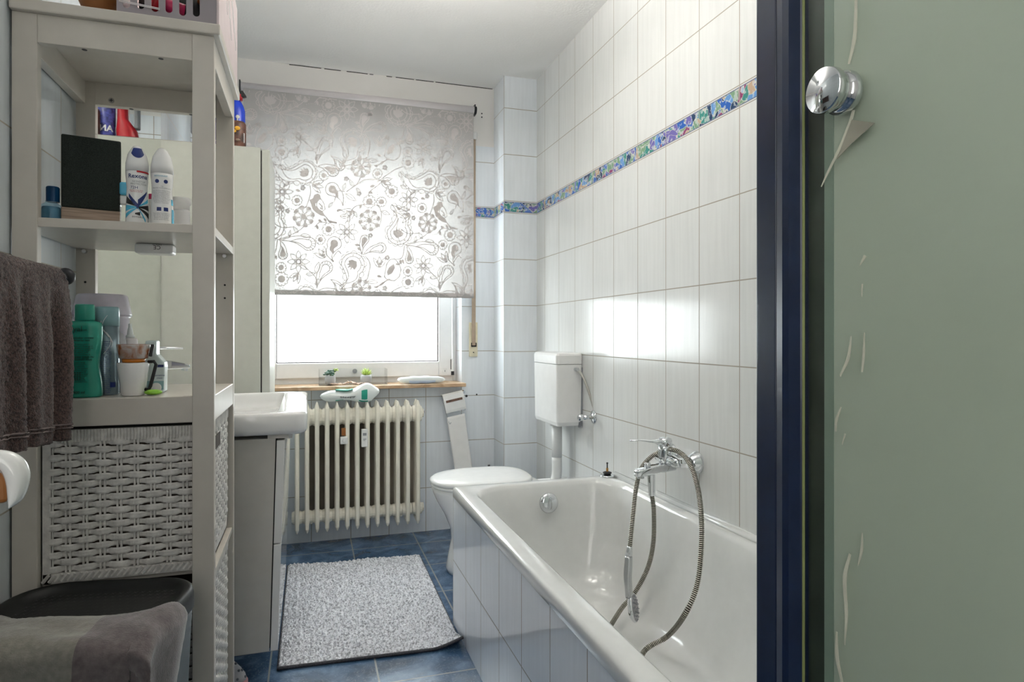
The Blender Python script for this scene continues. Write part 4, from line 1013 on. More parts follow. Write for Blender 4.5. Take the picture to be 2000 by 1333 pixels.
MB().lathe([(.009, S3+.124), (.009, S3+.129), (.0065, S3+.131), (.0065, S3+.134), (.0045, S3+.147), (.0038, S3+.148), (.0036, S3+.156), (.0030, S3+.157)], (c.x, 1.69, 0), 20).build('dropper_tip', M['pouch'], wd_, smooth=True)
c = onY(234, 700, 1.70)
gl = thing('clear_dome', 'clear rounded plastic cup showing between grey spray can and dropper bottle', 'cup', (c.x, 1.70, S3))
MB().lathe([(.020, S3), (.022, S3+.10), (.020, S3+.12), (.014, S3+.133), (.004, S3+.139)], (c.x+.004, 1.650, 0), 28).build('dome_shell', M['cleargrey'], gl, smooth=True)

# woven cane strips lying at the back right of the middle shelf
for i, (dx, z_) in enumerate(((0, 0), (.012, .001))):
    pass

# ------------------------------------------------------------------ things on top of the rack
S1 = 1.7575
gbk = thing('slotted_basket', 'grey pink plastic basket with oval slots on top of the white rack', 'basket', (-.29, 1.68, S1))
bx0, bx1, by0, by1, bh = onY(228, 30, 1.50).x, -.186, 1.50, 1.872, .215
def slots(W_, pitch=.0262, first=.018):
    hs = []; i = 0; x = first
    while x < W_-.012:
        z0, h_ = (.013, .046) if i % 2 else (.011, .062)
        for zb in (z0, z0+h_+.014, z0+2*(h_+.014)):
            if zb+h_ < bh-.02:
                r = .0068; L = [(x+r*math.cos(a), zb+r+r*math.sin(a)) for a in [PI+PI*k/8 for k in range(9)]]+[(x+r*math.cos(a), zb+h_-r+r*math.sin(a)) for a in [PI*k/8 for k in range(9)]]
                hs.append(L)
        x += pitch; i += 1
    return hs
Wb = bx1-bx0; Db = by1-by0
plate('front_panel', [(0, 0), (Wb, 0), (Wb, bh), (0, bh)], slots(Wb-.02), .003, M['basketgrey'], gbk, Matrix.Translation((bx0, by0, S1)) @ Matrix.Rotation(PI/2, 4, 'X'))
MB().box((bx1-.003, by0+.002, S1), (bx1, by1, S1+bh)).build('side_panel', M['basketpink'], gbk)
MB().box((bx0, by0+.002, S1), (bx0+.003, by1, S1+bh)).build('side_panel', M['basketpink'], gbk)
MB().box((bx0, by1-.003, S1), (bx1, by1, S1+bh)).box((bx0, by0+.002, S1), (bx1, by1, S1+.003)).build('basket_base', M['basketpink'], gbk)
MB().box((bx1-.004, by0-.003, S1), (bx1+.001, by0+.004, S1+bh)).build('corner_rib', M['basketpink'], gbk, bevel=.001)
for nm, lab, cat, col_, pts_, r_ in (('hair_clip', 'red hair clip seen through the second slot of the plastic basket', 'hair clip', M['red'], [(.055, .04, .035), (.075, .04, .075), (.06, .05, .13)], .012),
        ('red_bottle', 'shiny red bottle lying inside the slotted basket behind its middle slots', 'bottle', M['magenta'], [(.075, .03, .045), (.12, .04, .040)], .014),
        ('magenta_bottle', 'magenta bottle standing inside the slotted basket behind its last slot', 'bottle', M['purple'], [(Wb-.03, .035, .006), (Wb-.028, .035, .045)], .012),
        ('orange_jar', 'orange brown jar inside the slotted basket above the magenta bottle', 'jar', M['wood'], [(Wb-.035, .04, .062), (Wb-.035, .04, .13)], .013),
        ('black_pouch', 'black cosmetic pouch filling the middle of the slotted basket', 'pouch', M['black'], [(.03, .09, .05), (.16, .09, .05)], .046)):
    o = MB().tube(cr([(bx0+a_, by0+b_, S1+c_) for a_, b_, c_ in pts_], 6), r_, 14).build(nm, col_, None, smooth=True, bevel=0); tag(o, lab, cat)
hw = thing('wire_hooks', 'bundle of thin white wire hooks hanging over the right side of the slotted basket', 'wire hook', (bx1, 1.7, S1+bh))
for a, b_ in (((1.60, .215, .10, .012)), ((1.66, .215, .075, .016))) and ():
    pass
wm = MB()
for (y_, zt_, zb_, dx) in ((1.57, .2, .062, .006), (1.585, .2, .06, .009), (1.63, .215, .030, .008), (1.645, .215, .055, .012), (1.66, .215, .02, .014)):
    wm.tube([(bx1+.001, y_, S1+bh+.002), (bx1+.004, y_, S1+bh), (bx1+dx, y_+.004, S1+zb_+.05), (bx1+dx+.003, y_+.006, S1+zb_)], .0008, 6)
wm.cyl((bx1+.001, 1.56, S1+bh+.002), (bx1+.001, 1.67, S1+bh+.002), .001, 6)
wm.build('wires', M['whiteplastic'], hw)
c = onY(200, 15, 1.56)
wb3 = tag(MB().lathe([(.012, S1), (.018, S1+.002), (.048, S1+.075), (.050, S1+.085), (.045, S1+.083), (.02, S1+.012)], (c.x-.012, 1.575, 0), 32).build('wooden_bowl', M['wood'], None, smooth=True), 'brown wooden bowl on top of the rack left of the plastic basket', 'bowl')
tb = MB()
for dz in (0, .006): tb.tube([onY(232, 2-dz*400, 1.492), onY(312, 19-dz*400, 1.490)], .0009, 6)
tag(tb.build('elastic_band', M['clogwhite'], None), 'thin pale elastic band looped across the front of the slotted basket', 'elastic band')

# ------------------------------------------------------------------ mirror, tall cabinet, things on it
mir = thing('wall_mirror', 'large frameless mirror on the left wall above the basin, behind the rack', 'mirror', (WL, 2.38, 1.5))
MB().box((WL, 1.93, .96), (WL+.004, 2.832, 2.02)).build('mirror_glass', M['mirror'], mir)
TY0, TY1 = 2.838, 3.24; TZ = 1.868
tc_ = thing('tall_cabinet', 'tall pale grey cabinet on the left between basin and window', 'cabinet', (-.38, 3.04, .30))
MB().box((WL+.002, TY0, .30), (-.193, TY1, TZ)).build('cabinet_body', M['cab_side'], tc_, bevel=.001)
MB().box((-.193, TY0+.006, .304), (-.189, TY1-.006, TZ-.01)).build('door_gap', M['gap'], tc_)
MB().box((-.189, TY0, .30), (-.157, TY1, TZ-.006)).build('cabinet_door', M['cab_side'], tc_, bevel=.004)
def bot(nm, lab, cat, x, y): return thing(nm, lab, cat, (x, y, TZ))
t = bot('brown_can', 'brown wipe-clean can with barcode on top of the tall cabinet', 'can', -.262, 2.885)
xa = onY(440, 260, 2.88).x; xb2 = onY(480, 260, 2.88).x; cx = (xa+xb2)/2; rc = (xb2-xa)/2
zt = onY(470, 236, 2.88).z
MB().lathe([(rc*.96, TZ), (rc, TZ+.003), (rc, zt-.01), (rc*.85, zt)], (cx, 2.90, 0), 32, sy=.6).build('can_body', M['brownprint'], t, smooth=True)
fz = lambda v: onY(470, v, 2.88).z
MB().box((xb2-.020, 2.8835, fz(278)), (xb2-.005, 2.8865, fz(259)), Matrix.Rotation(.5, 3, 'Z')).build('barcode_label', M['whiteplastic'], t)
bb_ = MB()
for k in range(7): z_ = fz(277)+k*(fz(262)-fz(277))/6; bb_.box((xb2-.018, 2.8828, z_), (xb2-.007, 2.8840, z_+.0022), Matrix.Rotation(.5, 3, 'Z'))
bb_.build('barcode', M['black'], t)
MB().sphere((cx+.008, 2.872, fz(252)), .011, 12, (1, .3, .8)).sphere((cx-.004, 2.871, fz(258)), .008, 10, (1, .3, .8)).build('yellow_flower_print', M['yellow'], t, smooth=True)
MB().sphere((cx+.010, 2.871, fz(275)), .010, 12, (1, .3, .5)).build('bean_print', M['oak'], t, smooth=True)
t = bot('blue_spray_bottle', 'blue trigger spray bottle with black and red nozzle behind the brown can', 'bottle', cx-.004, 2.97)
xr = onY(479, 230, 2.97).x; rb = .034; bx = xr-rb; z1_ = onY(470, 218, 2.97).z; z2_ = onY(470, 206, 2.97).z
MB().lathe([(rb*.95, TZ), (rb, TZ+.004), (rb, z1_), (rb*.75, z2_), (rb*.55, z2_+.012), (rb*.42, z2_+.02)], (bx, 2.97, 0), 32, sy=.7).build('bottle_body', M['blue'], t, smooth=True)
MB().lathe([(.012, z2_+.021), (.012, z2_+.045)], (bx+.012, 2.97, 0), 16).build('red_collar', M['red'], t, smooth=True)
hd = [(-.03, .040), (.012, .062), (.016, .060), (.030, .038), (.020, .034), (-.03, .034)]
vsd = [Vector((bx+.010+x_, y_, z2_+z_)) for y_ in (2.960, 2.980) for x_, z_ in hd]; nP = 6
MB().add(vsd, [tuple(range(nP)), tuple(range(2*nP-1, nP-1, -1))]+[(i, (i+1) % nP, nP+(i+1) % nP, nP+i) for i in range(nP)]).build('nozzle_head', M['black'], t, bevel=.002)
q = onY(464, 228, 2.94); MB().sphere(q, .008, 12, (1, .2, 1)).box((q.x-.003, q.y-.001, q.z-.02), (q.x+.002, q.y+.001, q.z)).build('white_print', M['whiteplastic'], t, smooth=True)
t = bot('detergent_bottle', 'blue detergent bottle with busy print and large letters on the tall cabinet', 'bottle', -.345, 2.92)
MB().lathe([(.030, TZ), (.032, TZ+.003), (.032, TZ+.14), (.02, TZ+.17), (.012, TZ+.175), (.012, TZ+.20)], (-.347, 2.93, 0), 28, sy=.8).build('bottle_body', pm('busy_label', (.06, .07, .30), .35, nscale=55, namt=.9), t, smooth=True)
rfb = lambda z: .032
wraptext('brand_text', 'ANI', .034, M['whiteplastic'], t, (-.347, 2.93, 0), TZ+.035, rfb, PI*.80, .8, bold=.001)
wraptext('brand_text', 'ANI', .034, M['whiteplastic'], t, (-.347, 2.93, 0), TZ+.035, rfb, -PI/2, .8, bold=.001)
mb = MB(); wrappatch(mb, (-.347, 2.93, 0), TZ+.085, TZ+.12, PI*.80-.5, PI*.80+.3, rfb, .8); mb.build('red_flower_print', M['magenta'], t)
t = bot('toilet_cleaner_bottle', 'red toilet cleaner bottle with bent neck on the cabinet top beside the mirror', 'bottle', -.42, 2.92)
L = []
for x_, z_, hw_ in ((0, 0, .036), (.001, .02, .040), (.004, .045, .038), (.010, .065, .030), (.018, .09, .020), (.019, .16, .018), (.012, .18, .016), (.0, .20, .012)):
    n = 24; L.append([Vector((-.425+x_+hw_*math.cos(2*PI*k/n), 2.92+.024*math.sin(2*PI*k/n), TZ+z_)) for k in range(n)])
MB().loft(L).build('bottle_body', M['red'], t, smooth=True)
MB().box((-.466, 2.9, TZ+.055), (-.45, 2.94, TZ+.15)).build('white_label', M['grey'], t, bevel=.004)

# ------------------------------------------------------------------ basin and vanity
BX, BY0, BY1, BZT = -.006, 2.03, 2.775, .857
ba = thing('wash_basin', 'white rectangular ceramic wash basin on the left wall behind the rack', 'wash basin', (-.28, 2.4, .79))
cx, cy = (WL+BX)/2, (BY0+BY1)/2; hx, hy = (BX-WL)/2, (BY1-BY0)/2
icx, ihx = (-.49-.092)/2, (-.092+.49)/2
L = [rr(cx, cy, hx-.012, hy-.012, .03, .790), rr(cx, cy, hx-.003, hy-.003, .035, .796), rr(cx, cy, hx, hy, .035, .805), rr(cx, cy, hx, hy, .035, .846), rr(cx, cy, hx-.002, hy-.002, .034, .853), rr(cx, cy, hx-.008, hy-.008, .03, BZT),
     rr(icx, cy, ihx+.002, hy-.018, .035, BZT), rr(icx, cy, ihx-.002, hy-.022, .035, BZT-.004), rr(icx, cy, ihx-.006, hy-.026, .036, .846), rr(icx, cy, ihx-.010, hy-.030, .040, .825), rr(icx, cy, ihx-.018, hy-.038, .042, .806), rr(icx, cy, ihx-.035, hy-.055, .04, .797), rr(icx, cy, ihx-.08, hy-.10, .03, .795)]
MB().loft(L).build('basin_body', M['ceramic'], ba, smooth=True)
cr_ = MB().cyl((icx, cy, .7955), (icx, cy, .80), .03, 24); cr_.build('drain', M['chrome'], ba, bevel=.001)
# overflow bracket seen under the rim
MB().box((-.072, 2.06, .775), (-.05, 2.10, .789)).build('fixing_clip', M['steel'], ba)
bf = thing('basin_faucet', 'chrome single-lever faucet on the wash basin seen through the rack', 'faucet', (-.5, 2.4, BZT))
fyY = 2.40; tip = onY(372, 716, fyY); lev = onY(358, 680, fyY)
z0 = BZT
MB().lathe([(.028, z0), (.026, z0+.006), (.024, z0+.09), (.024, z0+.13), (.02, z0+.14)], (-.515, fyY, 0), 28).build('faucet_body', M['chrome'], bf, smooth=True)
MB().loft([[Vector((x_, fyY+w_*a_, z_+h_*b_)) for a_, b_ in ((-1, -1), (1, -1), (1, 1), (-1, 1))] for x_, z_, w_, h_ in ((-.50, tip.z+.004, .020, .018), (-.44, tip.z+.006, .020, .014), (tip.x-.015, tip.z+.002, .018, .009), (tip.x, tip.z, .016, .006))]).build('spout', M['chrome'], bf, bevel=.003)
MB().cyl((tip.x-.018, fyY, tip.z-.014), (tip.x-.016, fyY, tip.z-.002), .010, 16).build('aerator', M['chrome'], bf)
MB().tube([(-.515, fyY, lev.z-.012), (-.49, fyY, lev.z), (lev.x, fyY, lev.z-.001)], [.010, .005, .0035], 10).build('lever', M['chrome'], bf, smooth=True)
c = onY(330, 740, 2.28)
so_ = thing('soap_dispenser', 'clear pump soap bottle with green leaf label standing on the basin edge', 'soap dispenser', (c.x, 2.2, BZT))
cx_ = c.x-.004; cy_ = 2.28
ztop = onY(330, 676, cy_).z; zb_ = BZT-.045
# stands on the basin floor slope's back deck
cy_ = 2.30; zb_ = BZT
c = onY(326, 740, cy_); cx_ = min(c.x, -.505); 
MB().lathe([(.026, zb_), (.028, zb_+.004), (.028, zb_+.085), (.020, zb_+.105), (.012, zb_+.112), (.012, zb_+.118)], (cx_, cy_, 0), 28, sy=.7).build('bottle_body', M['clearplastic'], so_, smooth=True)
MB().lathe([(.0245, zb_+.003), (.0255, zb_+.006), (.0255, zb_+.07)], (cx_, cy_, 0), 28, sy=.65).build('liquid', pm('clear_soap', (.70, .73, .66), .2), so_, smooth=True)
mb = MB(); wrappatch(mb, (cx_, cy_, 0), zb_+.012, zb_+.06, -PI/2-.6, -PI/2+.9, lambda z: .0285, .7); mb.build('leaf_label', pm('leaf_label', (.10, .42, .10), .4, nscale=80, namt=.9), so_)
mb = MB(); wrappatch(mb, (cx_, cy_, 0), zb_+.045, zb_+.062, -PI/2-.6, -PI/2+.3, lambda z: .0288, .7); mb.build('red_label', M['magenta'], so_)
MB().lathe([(.013, zb_+.1182), (.013, zb_+.135), (.005, zb_+.137), (.005, zb_+.150)], (cx_, cy_, 0), 20).build('pump_collar', M['whiteplastic'], so_, smooth=True)
MB().tube([(cx_-.008, cy_, zb_+.153), (cx_+.012, cy_, zb_+.154), (cx_+.032, cy_, zb_+.150)], [.007, .007, .004], 10).build('pump_head', M['whiteplastic'], so_, smooth=True)

va = thing('vanity_unit', 'grey beige wall-hung vanity cabinet with glossy drawer fronts under the basin', 'cabinet', (-.3, 2.4, .14))
VY0, VY1 = 2.05, 2.745
def slab(xt, xb, x0t, x0b, y0, y1, z0, z1):
    return [(x0b, y0, z0), (xb, y0, z0), (xb, y1, z0), (x0b, y1, z0), (x0t, y0, z1), (xt, y0, z1), (xt, y1, z1), (x0t, y1, z1)], [(0,3,2,1),(4,5,6,7),(0,1,5,4),(1,2,6,5),(2,3,7,6),(3,0,4,7)]
XT, XB = -.094, -.112
MB().add(*slab(XT-.003, XB-.003, WL+.002, WL+.002, VY0, VY1, .138, .778)).build('carcass', M['vanity_side'], va, bevel=.001)
MB().add(*slab(XT-.001, XB-.001, XT-.004, XB-.004, VY0+.004, VY1-.004, .145, .785)).build('shadow_gap', M['gap'], va)
zs = .459; xm = XB+(XT-XB)*(zs-.138)/(.77-.138)
MB().add(*slab(XT+.023, xm+.022, XT, xm, VY0, VY1, zs+.002, .772)).build('drawer', M['vanity_front'], va, bevel=.0015)
MB().add(*slab(xm+.022, XB+.021, xm, XB, VY0, VY1, .138, zs-.002)).build('drawer', M['vanity_front'], va, bevel=.0015)
MB().box((-.12, 2.052, .778), (-.06, 2.74, .7895)).build('grip_recess', M['vanity_side'], va)

# ------------------------------------------------------------------ bathtub
TX0, TX1, TYN, TYF, TZT = .515, 1.1975, .725, 2.375, .517
bt = thing('bathtub', 'white enamel bathtub with tiled apron along the right wall', 'bathtub', (.86, 1.55, 0))
cx, cy = (TX0+TX1)/2, (TYN+TYF)/2; hx, hy = (TX1-TX0)/2, (TYF-TYN)/2
def tubloop(x0, x1, y0, y1, r0, r1, z, n=8):
    """rounded rect with different radii at far (y1) and near (y0) ends"""
    L = []
    for sx, sy, a0 in ((1, 1, 0), (-1, 1, PI/2), (-1, -1, PI), (1, -1, 1.5*PI)):
        r = r1 if sy > 0 else r0
        ccx = x1-r if sx > 0 else x0+r; ccy = y1-r if sy > 0 else y0+r
        for k in range(n+1): a = a0+PI/2*k/n; L.append(Vector((ccx+r*math.cos(a), ccy+r*math.sin(a), z)))
    return L
def tl(i, z, r=None): return tubloop(TX0+i, TX1-min(i, .001*0+i) if 0 else TX1-i*.0, TYN+i, TYF-i, .02, .02, z)
X1i = 1.150
outer = [tubloop(TX0+.004, TX1, TYN+.004, TYF-.004, .015, .018, TZT-.040), tubloop(TX0, TX1, TYN, TYF, .018, .022, TZT-.036), tubloop(TX0, TX1, TYN, TYF, .018, .022, TZT-.010),
         tubloop(TX0+.003, TX1, TYN+.003, TYF-.003, .018, .022, TZT-.003), tubloop(TX0+.010, TX1, TYN+.01, TYF-.01, .018, .022, TZT)]
inner = [tubloop(TX0+.052, X1i+.012, TYN+.07, TYF-.048, .10, .13, TZT), tubloop(TX0+.060, X1i+.004, TYN+.08, TYF-.055, .10, .13, TZT-.004), tubloop(TX0+.068, X1i-.004, TYN+.095, TYF-.062, .10, .13, TZT-.018),
         tubloop(TX0+.078, X1i-.014, TYN+.14, TYF-.072, .11, .13, TZT-.08), tubloop(TX0+.095, X1i-.03, TYN+.24, TYF-.090, .12, .13, TZT-.20), tubloop(TX0+.115, X1i-.05, TYN+.34, TYF-.115, .13, .13, TZT-.31),
         tubloop(TX0+.14, X1i-.075, TYN+.42, TYF-.15, .13, .12, TZT-.36), tubloop(TX0+.18, X1i-.115, TYN+.48, TYF-.20, .10, .10, TZT-.385), tubloop(TX0+.24, X1i-.18, TYN+.56, TYF-.28, .06, .06, TZT-.39)]
mb = MB().loft(outer+inner, cap0=False); mb.build('tub_shell', M['enamel'], bt, smooth=True)
# raised rim along the wall
ed = MB().loft([[Vector((TX1, y_, TZT-.001)), Vector((TX1-.026, y_, TZT-.001)), Vector((TX1-.024, y_, TZT+.006)), Vector((TX1-.018, y_, TZT+.011)), Vector((TX1-.008, y_, TZT+.013)), Vector((TX1, y_, TZT+.013))] for y_ in (TYN+.01, TYF-.012)])
ed.build('wall_rim', M['enamel'], bt, smooth=True)
pn = MB().box((TX0+.004, TYN, 0), (TX0+.03, TYF-.004, TZT-.036)); pn.build('tiled_apron', M['tile_bath'], bt)
MB().box((TX0+.03, TYF-.03, 0), (TX1, TYF-.004, TZT-.036)).build('tiled_end', M['tile_b'], bt)
# anti-slip marks and fittings
ov = thing('overflow_knob', 'round chrome overflow knob on the far inner end of the bathtub', 'overflow knob', (.9, 2.3, .42))
p = onY(1071, 983, TYF-.085); nrm = Vector((0, -1, .12)).normalized()
MB().lathe([(.020, 0), (.020, .006), (.0375, .008), (.0385, .014), (.035, .020), (.022, .0245), (.006, .026)], p+Vector((0, .008, -.001)), 36, axis=nrm).build('knob_dial', M['chrome'], ov, smooth=True)
pg = thing('drain_plug', 'chrome bath plug with black rubber ring and brass stem standing on the rim', 'drain plug', (1.15, 2.34, TZT))
p = onZ(1186, 931, TZT)
MB().lathe([(.030, TZT+.0005), (.031, TZT+.003), (.026, TZT+.006), (.014, TZT+.009)], (p.x, p.y, 0), 32).build('plug_disc', M['chrome'], pg, smooth=True)
MB().lathe([(.012, TZT+.009), (.018, TZT+.013), (.018, TZT+.017), (.010, TZT+.020)], (p.x, p.y, 0), 24).build('rubber_ring', M['black'], pg, smooth=True)
MB().lathe([(.0045, TZT+.020), (.0045, TZT+.034)], (p.x, p.y, 0), 12).build('brass_stem', M['brass'], pg)
MB().lathe([(.0026, TZT+.034), (.0026, TZT+.050), (.0042, TZT+.052), (.0038, TZT+.056), (.001, TZT+.057)], (p.x, p.y, 0), 12).build('stem_tip', M['darkmetal'], pg)

# ------------------------------------------------------------------ bath mixer and hand shower
mx = thing('bath_mixer', 'chrome single-lever bath mixer with spout on the right wall above the tub', 'bath mixer', (WR, 1.85, .69))
ros = onX(1362, 905, WR)
def disc_on_wall(mb, y, z, r, d): return mb.lathe([(r, 0), (r, .004), (r*.62, d*.8), (r*.5, d)], (WR, y, z), 32, axis=(-1, 0, 0))
YM = 1.865; ZM = ros.z+.002
disc_on_wall(MB(), ros.y, ZM, .037, .034).build('wall_rosette', M['chrome'], mx, smooth=True)
disc_on_wall(MB(), ros.y+.150, ZM, .037, .034).build('wall_rosette', M['chrome'], mx, smooth=True)
XB_ = WR-.062
for y_ in (ros.y, ros.y+.150):
    MB().cyl((WR-.030, y_, ZM), (XB_, y_+(.008 if y_ == ros.y else -.008), ZM), .0155, 6).build('union_nut', M['chrome'], mx, bevel=.001)
bar_ = MB().loft([[Vector((XB_+.000+r_*math.cos(2*PI*k/16), y_, ZM+r_*.95*math.sin(2*PI*k/16))) for k in range(16)] for y_, r_ in ((ros.y+.004, .012), (ros.y+.018, .018), (YM-.025, .021), (YM+.025, .021), (ros.y+.132, .018), (ros.y+.146, .012))])
bar_.build('mixer_bar', M['chrome'], mx, smooth=True)
cx_, cy_ = XB_-.010, YM-.002
MB().lathe([(.021, ZM-.010), (.0235, ZM+.012), (.0215, ZM+.030), (.0225, ZM+.045)], (cx_, cy_, 0), 28).build('cartridge_body', M['chrome'], mx, smooth=True)
MB().lathe([(.0225, ZM+.0465), (.0230, ZM+.062), (.020, ZM+.070), (.010, ZM+.073)], (cx_, cy_, 0), 28).build('lever_cap', M['chrome'], mx, smooth=True)
tip = onY(1237, 863, YM-.02)
MB().loft([[Vector((x_, cy_+w_*a_, z_+h_*b_)) for a_, b_ in ((-1, -.6), (-.6, -1), (.6, -1), (1, -.6), (1, .6), (.6, 1), (-.6, 1), (-1, .6))] for x_, z_, w_, h_ in ((cx_+.012, ZM+.061, .018, .010), (cx_-.022, ZM+.057, .017, .010), (cx_-.040, ZM+.060, .011, .004), (tip.x+.03, tip.z+.001, .009, .0025), (tip.x, tip.z, .008, .0022))]).build('lever', M['chrome'], mx, smooth=True)
sp1 = onY(1249, 925, YM-.02)
MB().loft([[Vector((x_, cy_+w_*a_, z_+h_*b_)) for a_, b_ in ((-1, -.8), (-.8, -1), (.8, -1), (1, -.8), (1, .8), (.8, 1), (-.8, 1), (-1, .8))] for x_, z_, w_, h_ in
           ((XB_+.022, ZM-.022, .017, .014), (cx_-.03, ZM-.028, .018, .014), (sp1.x+.02, sp1.z-.002, .017, .012), (sp1.x+.002, sp1.z-.003, .015, .012), (sp1.x-.004, sp1.z-.006, .012, .009))]).build('spout', M['chrome'], mx, bevel=.001, smooth=True)
MB().cyl((sp1.x+.014, cy_, sp1.z-.013), (sp1.x+.014, cy_, sp1.z-.021), .0115, 20).build('aerator', M['steel'], mx)
dv = onY(1270, 915, YM-.02)
MB().lathe([(.006, dv.z-.012), (.006, dv.z), (.010, dv.z+.002), (.0105, dv.z+.012), (.009, dv.z+.014)], (dv.x, cy_, 0), 20).build('diverter_knob', M['chrome'], mx, smooth=True)
h0 = onY(1271, 950, YM); h1 = onY(1275, 968, YM)
MB().cyl((h0.x, cy_, ZM-.036), (h0.x+.003, cy_, h1.z), .0135, 20, .0105).build('hose_outlet', M['chrome'], mx, bevel=.001)
# hose: metal spiral
hs = thing('hand_shower', 'chrome hand shower hanging head-down from its coiled metal hose over the bath mixer', 'hand shower', (1.0, 1.6, .3))
def A(u, v, Y): return onY(u, v, Y)
hp = [Vector((h0.x+.003, cy_, h1.z+.002)), A(1277, 1000, YM), A(1276, 1060, 1.875), A(1265, 1110, 1.90), A(1240, 1158, 1.925), A(1215, 1188, 1.92), onZ(1193, 1222, .165),
      Vector((.80, 1.72, .155)), Vector((.79, 1.62, .147)), Vector((.84, 1.55, .148)), onZ(1258, 1273, .165), onZ(1304, 1243, .205), onX(1338, 1200, .985), onX(1362, 1140, 1.03), onX(1370, 1060, 1.065), onX(1369, 1000, 1.09), onX(1362, 950, 1.12), onX(1350, 912, 1.13), onX(1334, 889, 1.135),
      A(1314, 879, 1.815), A(1296, 880, 1.895), A(1272, 893, 1.915), A(1253, 915, 1.90), A(1243, 950, 1.86), A(1237, 1000, 1.83), A(1232, 1050, 1.805), A(1230, 1071, 1.80)]
path = cr(hp, 14)
# resample uniformly
acc = [0]
for a, b_ in zip(path, path[1:]): acc.append(acc[-1]+(b_-a).length)
tot = acc[-1]; step = .0011; npt = int(tot/step); rs = []; j = 0
for k in range(npt+1):
    d = k*step
    while j < len(acc)-2 and acc[j+1] < d: j += 1
    f_ = (d-acc[j])/max(1e-9, acc[j+1]-acc[j]); rs.append(path[j].lerp(path[j+1], f_))
per = 5
rad = [(.0078 if (k % per) in (1, 2, 3) else .0058) for k in range(len(rs))]
mb = MB(); mb.tube(rs, rad, 12)
n_ = 12
mb.mi = [0 if ((i//n_) % per) in (1, 2) else 1 for i in range(len(mb.f))]
mb.build('hose', [M['hose'], M['hosedark']], hs, smooth=True)
q0 = A(1230, 1071, 1.80); q1 = A(1228, 1087, 1.80); q2 = A(1226, 1130, 1.795); q3 = A(1229, 1168, 1.79)
MB().tube([q0+Vector((0, 0, .006)), q0, q1], [.008, .009, .0115], 16).build('hose_nut', M['chrome'], hs, smooth=True)
MB().tube(cr([q1+Vector((0, 0, -.0005)), (q1+q2)/2, q2, q3], 6), [.0115+.0015*math.sin(PI*i/18) for i in range(19)], 16).build('handle', M['steel'], hs, smooth=True)
# head: disc tilted, face toward +X
hc = A(1238, 1188, 1.79); fn = Vector((.72, -.68, .15)).normalized(); dn = Vector((.12, 0, -1)); dn = (dn-fn*dn.dot(fn)).normalized(); sn_ = fn.cross(dn)
L = []
for off, k in ((-.016, .35), (-.012, .75), (-.004, .97), (.0, 1.0), (.004, .97)):
    L.append([hc+fn*off+dn*(.046*k*math.cos(2*PI*i/28))+sn_*(.034*k*math.sin(2*PI*i/28)) for i in range(28)])
MB().loft(L).build('spray_head', M['chrome'], hs, smooth=True)
L = [[hc+fn*off+dn*(.042*k*math.cos(2*PI*i/28))+sn_*(.031*k*math.sin(2*PI*i/28)) for i in range(28)] for off, k in ((.0035, 1), (.0055, .98), (.006, .9))]
fp = MB().loft(L).build('spray_face', pm('spray_face', (.33, .33, .34), .35), hs, smooth=True)
nz = MB(); 
for rr2, n2 in ((.35, 6), (.62, 10), (.86, 16)):
    for i in range(n2):
        a = 2*PI*i/n2; c0 = hc+fn*.0055+dn*(.042*rr2*math.cos(a))+sn_*(.031*rr2*math.sin(a)); nz.cyl(c0, c0+fn*.003, .0018, 6)
no = nz.build('nozzle_ring', M['grey'], fp)

# ------------------------------------------------------------------ toilet, cistern
to = thing('toilet', 'white ceramic toilet with closed lid behind the end of the bathtub', 'toilet', (.85, 2.87, 0))
TYc = 2.885
def egg(xf, xb, b_, z, n=40, p=1.0):
    L = []; xc = xf+(xb-xf)*.52
    for k in range(n):
        a = 2*PI*k/n; c_ = math.cos(a)
        x = xc+((xb-xc) if c_ > 0 else (xc-xf))*math.copysign(abs(c_)**(.55 if c_ > 0 else 1), c_)
        L.append(Vector((x, TYc+b_*math.copysign(abs(math.sin(a))**.85, math.sin(a)), z)))
    return L
MB().loft([egg(.605, .98, .115, 0), egg(.600, .98, .120, .02), egg(.613, .97, .10, .09), egg(.625, .97, .095, .15), egg(.62, .99, .115, .20), egg(.590, 1.02, .150, .27), egg(.556, 1.04, .172, .33), egg(.537, 1.05, .180, .375), egg(.535, 1.05, .182, .392), egg(.545, 1.04, .172, .396)]).build('toilet_bowl', M['ceramic'], to, smooth=True)
MB().loft([egg(.535, .990, .183, .3965), egg(.530, .995, .186, .402), egg(.532, .995, .186, .409), egg(.540, .99, .18, .4115)]).build('seat_ring', M['whiteplastic'], to, smooth=True)
MB().loft([egg(.532, .995, .185, .412), egg(.527, 1.0, .189, .417), egg(.528, 1.0, .189, .426), egg(.54, .99, .18, .434), egg(.60, .95, .14, .440), egg(.72, .86, .05, .442)]).build('seat_lid', M['whiteplastic'], to, smooth=True)
MB().cyl((1.05, TYc, .34), (WR, TYc, .34), .055, 24).build('waste_pipe', M['whiteplastic'], to, smooth=True)
MB().tube(cr([(1.14, 2.87, .50), (1.135, 2.87, .40), (1.09, 2.87, .345), (1.03, 2.87, .335)], 6), .0245, 16).build('flush_bend', M['whiteplastic'], to, smooth=True)
ci = thing('toilet_cistern', 'white plastic wall cistern with flush pipe above the toilet', 'cistern', (WR, 2.85, .67))
CX, CY0, CY1 = 1.067, 2.69, 3.005
